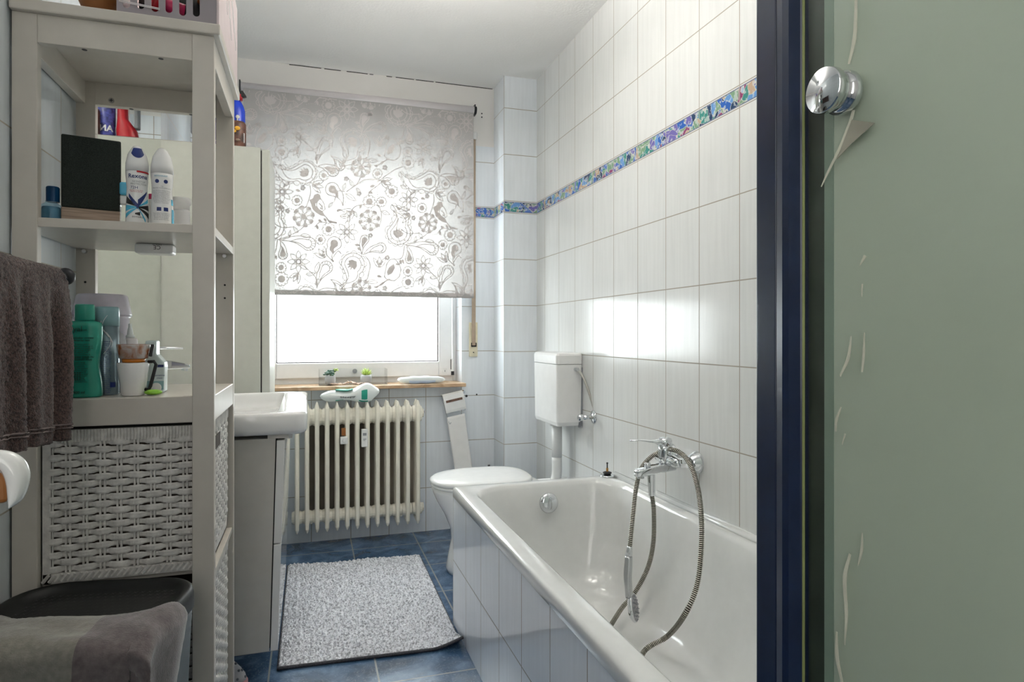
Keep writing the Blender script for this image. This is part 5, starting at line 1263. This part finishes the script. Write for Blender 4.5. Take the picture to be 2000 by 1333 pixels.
MB().loft([rr((CX+.008+WR)/2, (CY0+CY1)/2, (WR-CX-.008)/2, (CY1-CY0)/2-.010, .012, .672), rr((CX+.004+WR)/2, (CY0+CY1)/2, (WR-CX-.004)/2, (CY1-CY0)/2-.004, .014, .69), rr((CX+WR)/2, (CY0+CY1)/2, (WR-CX)/2-.001, (CY1-CY0)/2-.001, .014, .954)]).build('tank', M['whiteplastic'], ci, bevel=.003)
MB().loft([rr((CX+WR)/2, (CY0+CY1)/2, (WR-CX)/2, (CY1-CY0)/2, .015, .9555), rr((CX+WR)/2, (CY0+CY1)/2, (WR-CX)/2, (CY1-CY0)/2, .015, .995), rr((CX+WR)/2+.002, (CY0+CY1)/2, (WR-CX)/2-.004, (CY1-CY0)/2-.005, .013, 1.005), rr((CX+WR)/2+.003, (CY0+CY1)/2, (WR-CX)/2-.012, (CY1-CY0)/2-.014, .010, 1.0075)]).build('tank_lid', M['whiteplastic'], ci, smooth=False, bevel=.002)
MB().cyl((1.14, 2.87, .50), (1.14, 2.87, .655), .0250, 24).build('flush_pipe', M['whiteplastic'], ci, smooth=True)
MB().cyl((1.14, 2.87, .652), (1.14, 2.87, .6725), .036, 24).build('pipe_nut', M['whiteplastic'], ci, bevel=.002)
MB().box((WR-.02, CY0+.004, .665), (WR-.001, CY0+.012, .94)).build('back_gap', M['grey'], ci)
vl = thing('shut_off_valve', 'chrome angle valve with braided hose feeding the cistern', 'valve', (WR, 2.57, .727))
v0_ = onX(1160, 815, WR); 
MB().lathe([(.029, 0), (.028, .005), (.014, .010), (.010, .012)], (WR, v0_.y, v0_.z), 28, axis=(-1, 0, 0)).build('wall_rosette', M['chrome'], vl, smooth=True)
MB().cyl((WR-.01, v0_.y, v0_.z), (WR-.055, v0_.y, v0_.z), .0095, 16).build('valve_body', M['chrome'], vl, smooth=True)
MB().lathe([(.010, 0), (.015, .006), (.016, .018), (.012, .024)], (WR-.052, v0_.y, v0_.z), 10, axis=(-1, 0, 0)).build('valve_handle', M['chrome'], vl, bevel=.001)
c0 = onY(1124, 722, CY0)
br = cr([c0, onY(1135, 730, CY0-.03), onY(1148, 760, 2.62), onY(1159, 795, 2.59), onY(1163, 808, 2.575), onY(1158, 816, 2.565), Vector((WR-.032, v0_.y, v0_.z+.004))], 10)
MB().tube(br, [.0062 if i % 2 else .0055 for i in range(len(br))], 10).build('braided_hose', pm('braided_steel', (.42, .41, .38), .35, .9, bs=.5, bscale=900), vl, smooth=True)
MB().cyl(c0+Vector((0, .002, 0)), c0+Vector((.002, -.022, 0)), .010, 6).build('hose_nut', M['chrome'], vl, bevel=.001)
tbr = thing('toilet_brush', 'black handle of a toilet brush standing behind the toilet', 'toilet brush', (.905, 3.25, 0))
MB().cyl((.905, 3.25, .10), (.905, 3.25, .402), .0065, 12).build('brush_handle', M['black'], tbr, smooth=True)
MB().lathe([(.045, 0), (.048, .01), (.044, .13), (.03, .135)], (.905, 3.25, 0), 24).build('brush_holder', M['whiteplastic'], tbr, smooth=True)

# ------------------------------------------------------------------ paper holder
ph = thing('paper_holder', 'tilted white toilet paper holder with brown slot, wall-mounted right of the radiator', 'paper holder', (.775, YB, .75))
al_ = .20; o_ = onY(886, 784, 3.455); Rm = Matrix.Translation((o_.x, 3.455, o_.z)) @ Matrix.Rotation(-al_, 4, 'Y')
def loc(x, y, z): return Rm @ Vector((x, y, z))
cvL = []
for x_ in (-.058, .058):
    cvL.append([loc(x_, y_, z_) for y_, z_ in ((.050, .045), (-.005, .050), (-.020, .040), (-.026, .015), (-.024, -.040), (-.020, -.055), (-.017, -.055), (-.021, -.040), (-.022, .015), (-.016, .038), (-.003, .046), (.050, .041))])
MB().loft(cvL).build('cover', M['whiteplastic'], ph, bevel=.001)
sl = MB().add([loc(x_, -.0272, z_) for x_, z_ in ((-.047, .002), (.046, .002), (.046, .015), (-.047, .015))]+[loc(x_, -.024, z_) for x_, z_ in ((-.047, .002), (.046, .002), (.046, .015), (-.047, .015))], [(0,1,2,3),(7,6,5,4),(0,4,5,1),(1,5,6,2),(2,6,7,3),(3,7,4,0)])
sl.build('slot_strip', pm('holder_wood', (.13, .07, .05), .5, nscale=70, namt=.5), ph)
wr_ = MB()
wr_.tube(cr([loc(-.050, .04, .0), loc(-.052, .02, -.05), loc(-.050, .0, -.10), loc(-.046, -.005, -.118), loc(-.038, -.006, -.11)], 6), .0022, 8)
wr_.build('wire_arm', M['chrome'], ph, smooth=True)
wr_ = MB().tube(cr([loc(.062, .04, .01), loc(.062, .01, -.035), loc(.052, -.01, -.062), loc(.030, -.018, -.068), loc(.020, -.02, -.058)], 6), .0024, 8); wr_.build('wire_arm', M['chrome'], ph, smooth=True)
MB().cyl(loc(.07, .061, .035), loc(.07, .02, .035), .009, 14).build('wall_mount', M['chrome'], ph, smooth=True)
MB().tube([loc(.07, .02, .035), loc(.060, .02, .02)], .002, 6).build('mount_wire', M['chrome'], ph)
pr_ = thing('toilet_paper', 'toilet paper sheet hanging from the holder down towards the toilet', 'toilet paper', (.80, 3.46, .5))
MB().tube([loc(-.05, .018, -.012), loc(.05, .018, -.012)], .026, 28).build('paper_roll', M['paper'], pr_, smooth=True)
t0, t1 = onY(890, 812, 3.45), onY(908, 945, 3.45)
def pap(i, j):
    t = j; c = Vector((t0.x+(t1.x-t0.x)*t+.004*math.sin(3*t), 3.449+.006*math.sin(5*t), t0.z+(t1.z-t0.z)*t)); u_ = (Rm.to_3x3() @ Vector((1, 0, 0)))
    w_ = .1*(i-.5); sl_ = 1-.5*t; return c+Vector((w_, 0, w_*math.tan(al_)*max(0, 1-1.2*t)))+Vector((0, .003*math.sin(6*i+4*t), 0))
MB().grid(pap, 12, 24).build('paper_sheet', M['paper'], pr_, smooth=True, solid=.0008)

# ------------------------------------------------------------------ bath rug
rg = thing('bath_rug', 'light grey chenille bath rug with dark edge on the blue floor tiles', 'rug', (.2, 2.65, 0))
c00, c10, c11, c01 = onZ(543, 1302, .012), onZ(903, 1258, .012), onZ(820, 1083, .012), onZ(562, 1103, .012)
rnd = random.Random(11); NU, NV = 110, 165
hmap = {}
def rugp(i, j):
    a = c00.lerp(c10, i); b_ = c01.lerp(c11, i); p = a.lerp(b_, j)
    e = min(i*NU, (1-i)*NU, j*NV, (1-j)*NV)/3.0; e = min(1, e)
    row = .0028*math.sin(2*PI*j*NV/4.3+.6*math.sin(i*40))+.0022*math.sin(2*PI*i*NU/3.7+1.2*math.sin(j*31))
    big = .0045*math.sin(9*i+5*j)*math.sin(12*j-3*i)+.002*math.sin(25*i+3)*math.sin(19*j)
    z = .013+row+big+rnd.uniform(-.0065, .0065)
    z = .004+(z-.004)*(e**.5)
    # curled near right corner
    cu_ = max(0, 1-math.hypot((1-i)*6, j*9)); z += .030*cu_**1.3
    return (p.x+rnd.uniform(-.0012, .0012), p.y+rnd.uniform(-.0012, .0012)+.006*cu_, z)
ro = MB().grid(rugp, NU, NV).build('rug_pile', M['rug'], rg, smooth=False)
bd = [c00+Vector((-.003, -.004, 0)), c10+Vector((.003, -.004, 0)), c11+Vector((.003, .003, 0)), c01+Vector((-.003, .003, 0))]
eb = MB()
def edgez(i): return .0065+.030*max(0, 1-(1-i)*6)**1.3
pts = [Vector((bd[0].lerp(bd[1], t).x, bd[0].lerp(bd[1], t).y, edgez(t))) for t in [k/40 for k in range(41)]]
eb.tube(pts, .0055, 8); 
def ez(j): return .0065+.030*max(0, 1-j*9)**1.3
eb.tube([Vector((bd[1].lerp(bd[2], t).x-.003, bd[1].lerp(bd[2], t).y, ez(t)-.003)) for t in [k/40 for k in range(41)]], .0030, 8)
eb.tube([Vector((p.x, p.y-.004, .0035)) for p in [bd[2].lerp(bd[3], k/10) for k in range(11)]], .0030, 8)
eb.tube([Vector((p.x+.003, p.y, .004)) for p in [bd[3].lerp(bd[0], k/10) for k in range(11)]], .0035, 8)
eb.build('rug_border', M['rugedge'], rg, smooth=True)

# ------------------------------------------------------------------ clog
cg = thing('clog', 'white foam clog with dark polka dots and pink sole beside the rack', 'clog', (-.26, 2.16, 0))
kx, ky = -.262, 2.145
def clogl(z, s, dx=0): return [Vector((kx+dx+(.080*s if math.cos(2*PI*k/28) > 0 else .12*s)*math.cos(2*PI*k/28), ky+.043*s*math.sin(2*PI*k/28), z)) for k in range(28)]
MB().loft([clogl(.001, .97), clogl(.006, 1.0), clogl(.016, 1.0), clogl(.020, .97)]).build('sole', M['pink'], cg, smooth=True)
MB().loft([clogl(.0205, .95), clogl(.035, .93, -.002), clogl(.055, .84, -.008), clogl(.075, .72, -.016), clogl(.100, .55, -.028), clogl(.118, .42, -.036), clogl(.124, .30, -.040)]).build('upper', M['clogwhite'], cg, smooth=True)
dt = MB()
for (a, z, s) in ((-.2, .030, .95), (-.75, .034, .94), (-1.25, .030, .95), (-.45, .055, .86), (-1.0, .058, .85), (-.15, .05, .87), (-.7, .080, .71), (-1.2, .078, .72), (-.3, .075, .74)):
    c = Vector((kx-.002-.2*max(0, z-.03)+.080*s*math.cos(a), ky+.043*s*math.sin(a), z)); dt.sphere(c, .0042, 8)
dt.build('dots', M['grey'], cg, smooth=True)

# ------------------------------------------------------------------ towel on the rail (left)
tr_ = thing('towel_rail', 'dark metal towel rail with round end knob on the left wall', 'towel rail', (WL, 1.2, 1.2))
RXt = -.455; kz = onX(130, 540, RXt)
MB().cyl((RXt, .75, kz.z-.002), (RXt, kz.y-.018, kz.z-.002), .009, 16).build('bar', M['darkmetal'], tr_, smooth=True)
MB().sphere((RXt, kz.y-.006, kz.z-.001), .017, 20, (1, .8, 1)).build('end_knob', M['darkmetal'], tr_, smooth=True)
MB().cyl((WL, .85, kz.z-.002), (RXt, .85, kz.z-.002), .008, 12).build('wall_arm', M['darkmetal'], tr_)
MB().cyl((WL, 1.30, kz.z-.002), (RXt, 1.30, kz.z-.002), .008, 12).build('wall_arm', M['darkmetal'], tr_)
tw = thing('brown_towel', 'dark brown terry towel draped over the rail at the left edge', 'towel', (RXt, 1.15, 1.2))
rt_ = random.Random(5)
YT0, YT1 = .80, kz.y-.058
def towf(i, j):
    """j 0..1 : back bottom -> over bar -> front bottom ; i along the bar"""
    y = YT0+(YT1-YT0)*i
    top = kz.z+.008; bot = .905+.012*math.sin(4*i); r = .016
    fold = .010*math.sin(i*34)+.006*math.sin(i*61+1)
    L1 = top-bot
    if j < .42:
        t = j/.42; z = bot+.02+(L1-.02-r)*t; x = RXt-r-.002
    elif j < .55:
        a = PI*(j-.42)/.13; z = top-r+r*math.sin(a); x = RXt-r*math.cos(a)
    else:
        t = (j-.55)/.45; z = top-r-(L1-r)*t; x = RXt+r+.004*t*t**.3+fold*min(1, t*2.5)
    yy = y+ (.026*math.sin(PI*min(1, max(0, (top-z)/.3)))*(i**6)) + (.010*i**8*(-1 if abs(z-top) < .02 else 0))
    return (x+rt_.uniform(-.0012, .0012), yy+rt_.uniform(-.001, .001), z+rt_.uniform(-.001, .001))
MB().grid(towf, 170, 190).build('terry_cloth', M['terry'], tw, smooth=True, solid=.006)
bn = MB()
for k, (tt, wd) in enumerate(((.905, .004), (.925, .003))):
    def bf_(i, j, tt=tt, wd=wd):
        p = towf(i, .55+.45*(tt+wd*(j-.5)*2)); return (p[0]+.0052, p[1], p[2])
    bn.grid(bf_, 120, 2)
bn.build('woven_border', pm('towel_border', (.16, .125, .12), .9), tw, smooth=True, solid=.001)

# ------------------------------------------------------------------ white curved handle at the left edge
wh = thing('lever_handle', 'blurred white glossy curved handle with orange brown core at the left edge', 'handle', (-.4, .62, .96))
HYY = .62
def H(u, v, y=HYY): return onY(u, v, y)
outer_ = cr([H(-60, 875), H(-10, 878), H(25, 884), H(48, 900), H(58, 925), H(54, 952), H(44, 975), H(30, 988)], 6)
inner_ = cr([H(-60, 915), H(-20, 912), H(2, 918), H(10, 932), H(14, 948), H(16, 965), H(19, 978), H(24, 987)], 6)
L = []
for a, b_ in zip(outer_, inner_):
    m_ = (a+b_)/2; d = (a-b_)/2; L.append([m_+d*math.cos(2*PI*k/14)+Vector((0, .010*math.sin(2*PI*k/14), 0)) for k in range(14)])
MB().loft(L).build('white_grip', M['ceramic'], wh, smooth=True)
MB().loft([[H(-60, 925, y_), H(4, 922, y_), H(14, 940, y_), H(16, 982, y_), H(-60, 990, y_)] for y_ in (HYY+.002, HYY+.02)]).build('brown_core', M['wood'], wh, bevel=.003)
a = H(-60, 930); MB().cyl((WL, HYY+.01, a.z), (a.x+.01, HYY+.01, a.z), .011, 16).build('mounting_arm', M['ceramic'], wh, smooth=True)

# ------------------------------------------------------------------ laundry bin with lid and towel
BZ = .60
lb = thing('laundry_bin', 'black plastic laundry bin with patterned lid in front of the rack', 'laundry bin', (-.36, 1.22, 0))
fr_ = onZ(330, 1125, BZ); rc_ = onZ(364, 1165, BZ); lf_ = onZ(140, 1134, BZ)
dirx = (Vector((fr_.x, fr_.y, 0))-Vector((lf_.x, lf_.y, 0))).normalized(); ang = math.atan2(dirx.y, dirx.x)
W2, D2 = .165, .155
Rb = Matrix.Rotation(ang, 3, 'Z'); RbT = Rb.transposed()
cen = Rb @ Vector(((RbT @ Vector((rc_.x, rc_.y, 0))).x-W2, (RbT @ Vector((fr_.x, fr_.y, 0))).y-D2, 0))
def binl(hx_, hy_, r, z): return [Rb @ (p-Vector((0, 0, z)))+cen+Vector((0, 0, z)) for p in rr(0, 0, hx_, hy_, r, z, 8)]
MB().loft([binl(W2*.80, D2*.80, .05, .002), binl(W2*.82, D2*.82, .05, .02), binl(W2*.95, D2*.95, .06, .555)]).build('bin_body', pm('bin_side', (.035, .05, .065), .4), lb, smooth=True)
MB().loft([binl(W2*.97, D2*.97, .082, .5555), binl(W2, D2, .085, .562), binl(W2, D2, .085, .585), binl(W2*.98, D2*.98, .083, .598), binl(W2*.93, D2*.94, .078, .6005), binl(W2*.88, D2*.89, .07, .594), binl(W2*.85, D2*.86, .065, .586), binl(W2*.5, D2*.5, .02, .586)]).build('lid', pm('lid_plastic', (.006, .0065, .006), .45), lb, smooth=True)
ptn = MB(); r_ = random.Random(2)
for i in range(-9, 10):
    for j in range(-12, 13):
        x_ = i*.0135+(j % 2)*.0067; y_ = j*.0155
        if abs(x_) < W2*.76 and abs(y_) < D2*.76:
            c = Rb @ Vector((x_, y_, 0))+cen+Vector((0, 0, .5868)); d = Rb @ Vector((.0042, .0042, 0)); e = Rb @ Vector((.0004, -.0004, 0))
            ptn.add([c-d-e, c+d-e, c+d+e, c-d+e], [(0, 1, 2, 3)])
            d = Rb @ Vector((-.0030, .0030, 0)); e = Rb @ Vector((.0004, .0004, 0)); ptn.add([c-d-e, c+d-e, c+d+e, c-d+e], [(0, 1, 2, 3)])
po = ptn.build('relief_pattern', pm('lid_relief', (.045, .045, .043), .5), lb)
tw2 = thing('grey_towel', 'two-tone light grey and taupe fleece towel lying over the laundry bin', 'towel', (-.36, 1.15, .61))
edge_px = [(-40, 1200), (0, 1204), (30, 1211), (60, 1209), (110, 1206), (190, 1205), (250, 1200), (300, 1190), (330, 1179), (348, 1174)]
edge = cr([onZ(u, v, BZ+.008) for u, v in edge_px], 6)
rt2 = random.Random(8)
def sampl(P_, t):
    x = t*(len(P_)-1); k = min(int(x), len(P_)-2); return P_[k].lerp(P_[k+1], x-k)
def tw2f(i, j):
    # local bin frame: u across, v along the depth; the cloth lies on the lid, then drops over the right and front edges
    e = sampl(edge, min(1, i/.74)); q_ = RbT @ Vector((e.x-cen.x, e.y-cen.y, 0)); u_, v_ = q_.x, q_.y-.001
    over = max(0, (i-.74)/.26)*.34; fwd = j*.62
    lim_u = W2+.014; lim_v = -(D2+.006); R_ = .03
    uu = u_+over; vv = v_-fwd; dz = 0
    fold = (.0065*math.sin(24*vv+16*uu)+.005*math.sin(47*uu-24*vv+1)+.0035*math.sin(90*vv+33*uu))*min(1, j*4)
    z = BZ+.011+fold
    du = max(0, uu-(lim_u-R_)); dv = max(0, (lim_v+R_)-vv)
    if du > 0:
        a = min(PI/2, du/R_); z -= R_*(1-math.cos(a))+max(0, du-R_*PI/2); uu = lim_u-R_+R_*math.sin(a)+.006*math.sin(40*vv+3)*min(1, du*12)-.16*max(0, du-.04)
    if dv > 0:
        a = min(PI/2, dv/R_); z -= (R_*(1-math.cos(a))+max(0, dv-R_*PI/2))*(1 if du <= 0 else .6); vv = lim_v+R_-R_*math.sin(a)+.009*math.sin(46*uu+1)*min(1, dv*8)
    p = Rb @ Vector((uu, vv, 0))+Vector((cen.x, cen.y, 0))
    if j < .03: z -= .004*(1-j/.03)
    return (p.x+rt2.uniform(-.0005, .0005), p.y, z+rt2.uniform(-.0005, .0005))
A1, A2 = onZ(205, 1205, BZ+.01), onZ(72, 1333, BZ+.01)
dv_ = (A2-A1); nv = Vector((dv_.y, -dv_.x)); nv.normalize()
if nv.x < 0: nv = -nv
m, nt, b = newmat('fleece'); M['fleece'] = m
tc = nt.nodes.new('ShaderNodeTexCoord'); sp = nt.nodes.new('ShaderNodeSeparateXYZ'); nt.links.new(tc.outputs['Object'], sp.inputs[0])
d_ = mth(nt, 'ADD', mth(nt, 'MULTIPLY', sp.outputs[0], nv.x), mth(nt, 'MULTIPLY', sp.outputs[1], nv.y))
msk = mth(nt, 'GREATER_THAN', d_, A1.x*nv.x+A1.y*nv.y)
nn = noise(nt, 90, 5)
ca = ramp(nt, nn.outputs[0], [(.3, (.165, .157, .132)), (.7, (.24, .225, .195))]).outputs[0]; cb_ = ramp(nt, nn.outputs[0], [(.3, (.085, .068, .070)), (.7, (.145, .12, .12))]).outputs[0]
nt.links.new(mixc(nt, msk, ca, cb_), b.inputs['Base Color']); b.inputs['Roughness'].default_value = 1; b.inputs['Sheen Weight'].default_value = .5
bump(nt, noise(nt, 350, 4).outputs[0], b, .5, .002)
MB().grid(tw2f, 120, 100).build('fleece_cloth', M['fleece'], tw2, smooth=True, solid=.006)

# ------------------------------------------------------------------ shower cabin (right foreground)
GX = .56
sc2 = thing('shower_cabin', 'shower cabin with dark blue frame and frosted greenish glass door at the right', 'shower cabin', (.88, .3, 0))
yy = lambda u: onX(u, 600, GX).y
yA, yB, yC, yD = yy(1480), yy(1521), yy(1568), yy(1601)
ZT_ = 2.02
L = [[Vector((x_, y_, z_)) for x_, y_ in ((GX, yA), (GX-.004, yA-.003), (GX-.004, yB+.0015), (GX, yB), (GX+.03, yB), (GX+.03, yA+.01), (GX+.006, yA+.01))] for z_ in (0, ZT_)]
MB().loft(L).build('frame_post', M['bluealu'], sc2, bevel=.001)
L = [[Vector((x_, y_, z_)) for x_, y_ in ((GX+.0005, yB-.0005), (GX-.006, yB-.003), (GX-.009, (yB+yC)/2+.004), (GX-.008, (yB+yC)/2-.006), (GX-.002, yC+.002), (GX+.0005, yC), (GX+.024, yC), (GX+.024, yB-.001))] for z_ in (.02, ZT_-.01)]
MB().loft(L).build('door_stile', M['bluealu'], sc2, bevel=.001)
gp = MB().box((GX+.001, -.22, .06), (GX+.0065, yC, ZT_-.04)); gp.build('glass_pane', M['greenglass'], sc2)
MB().box((GX-.0008, yC-.0022, .06), (GX+.0010, yC+.0002, ZT_-.04)).build('glass_edge', pm('glass_edge', (.30, .34, .13), .3), sc2)
MB().box((GX+.008, yD-.001, .04), (GX+.020, yC+.001, ZT_-.03)).build('magnet_seal', M['seal'], sc2, bevel=.002)
MB().box((GX+.0072, -.22, .06), (GX+.0084, yD-.001, ZT_-.04)).build('frosted_layer', M['frost'], sc2)
MB().box((GX+.0066, yy(1619), .06), (GX+.0071, yD, ZT_-.04)).build('seal_lip', clothmat('seal_lip', (.42, .52, .45), (.5, .6, .5), .3, gloss=.1), sc2)
MB().box((GX-.004, -.25, ZT_-.04), (GX+.03, yC, ZT_)).build('top_rail', M['bluealu'], sc2)
MB().box((GX-.004, -.25, 0), (GX+.03, yC, .06)).build('bottom_rail', M['bluealu'], sc2)
MB().box((GX+.03, yA-.02, 0), (WR, yA+.008, ZT_)).build('rear_panel', pm('cabin_panel', (.62, .66, .62), .4), sc2)
MB().box((GX-.004, -.28, 0), (WR, -.25, ZT_)).build('front_panel', pm('cabin_panel_front', (.62, .66, .62), .4), sc2)
MB().box((GX+.03, -.25, 0), (WR, yA-.02, .05)).build('shower_tray', M['ceramic'], sc2)
# knob through the glass
kc = onX(1655, 183, GX)
ax = Vector((-1, 0, 0)); kb = MB().lathe([(.016, -.002), (.0215, .000), (.0235, .004), (.0235, .010), (.0205, .013), (.0185, .016), (.0185, .019), (.021, .022), (.0245, .026), (.0245, .032), (.0235, .0345)], kc, 44, axis=ax)
ko = kb.build('door_knob', M['chrome'], sc2, smooth=True, bevel=0)
# peeling clear film lines on the glass
def strip_film(pxs, wds, mat, nm):
    P_ = cr([onX(u, v, GX-.0012) for u, v in pxs], 8); n = len(P_); vs, fs = [], []
    for i, p in enumerate(P_):
        t = (P_[min(i+1, n-1)]-P_[max(i-1, 0)]); d = Vector((0, -t.z, t.y)).normalized(); x = i/(n-1)*(len(wds)-1); k = min(int(x), len(wds)-2); w_ = wds[k]+(wds[k+1]-wds[k])*(x-k)
        vs += [p+d*w_/2, p-d*w_/2]
    fs = [(2*i, 2*i+1, 2*i+3, 2*i+2) for i in range(n-1)]
    MB().add(vs, fs).build(nm, mat, sc2, solid=.0006)
strip_film([(1672, -20), (1671, 40), (1668, 80), (1658, 125)], [.003, .004, .005, .003], M['stickfilm'], 'peeling_film')
strip_film([(1667, 215), (1660, 240), (1640, 290), (1618, 335), (1604, 365)], [.0035, .004, .004, .003, .001], M['stickfilm'], 'peeling_film')
tri = [onX(u, v, GX-.0014) for u, v in ((1664, 234), (1709, 240), (1662, 282), (1634, 312))]
MB().add(tri, [(0, 1, 2, 3)]).build('peeling_film', M['stickbrown'], sc2, solid=.0006)
for px_, wd_2 in ((((1662, 657), (1660, 680), (1655, 705), (1641, 735)), (.001, .003, .004, .002)), (((1688, 650), (1687, 690), (1684, 727)), (.001, .003, .002)), (((1643, 795), (1634, 820), (1632, 843)), (.001, .0035, .002)), (((1651, 848), (1645, 868)), (.002, .001)),
                  (((1684, 1042), (1683, 1075), (1676, 1105)), (.001, .0035, .001)), (((1660, 1083), (1650, 1130), (1653, 1200), (1650, 1260)), (.003, .005, .004, .001)), (((1634, 1235), (1635, 1285), (1645, 1335)), (.002, .005, .003)), (((1690, 500), (1680, 518)), (.004, .001)), (((1684, 555), (1683, 580)), (.002, .001))):
    strip_film(list(px_), list(wd_2), M['stickfilm'], 'peeling_film')
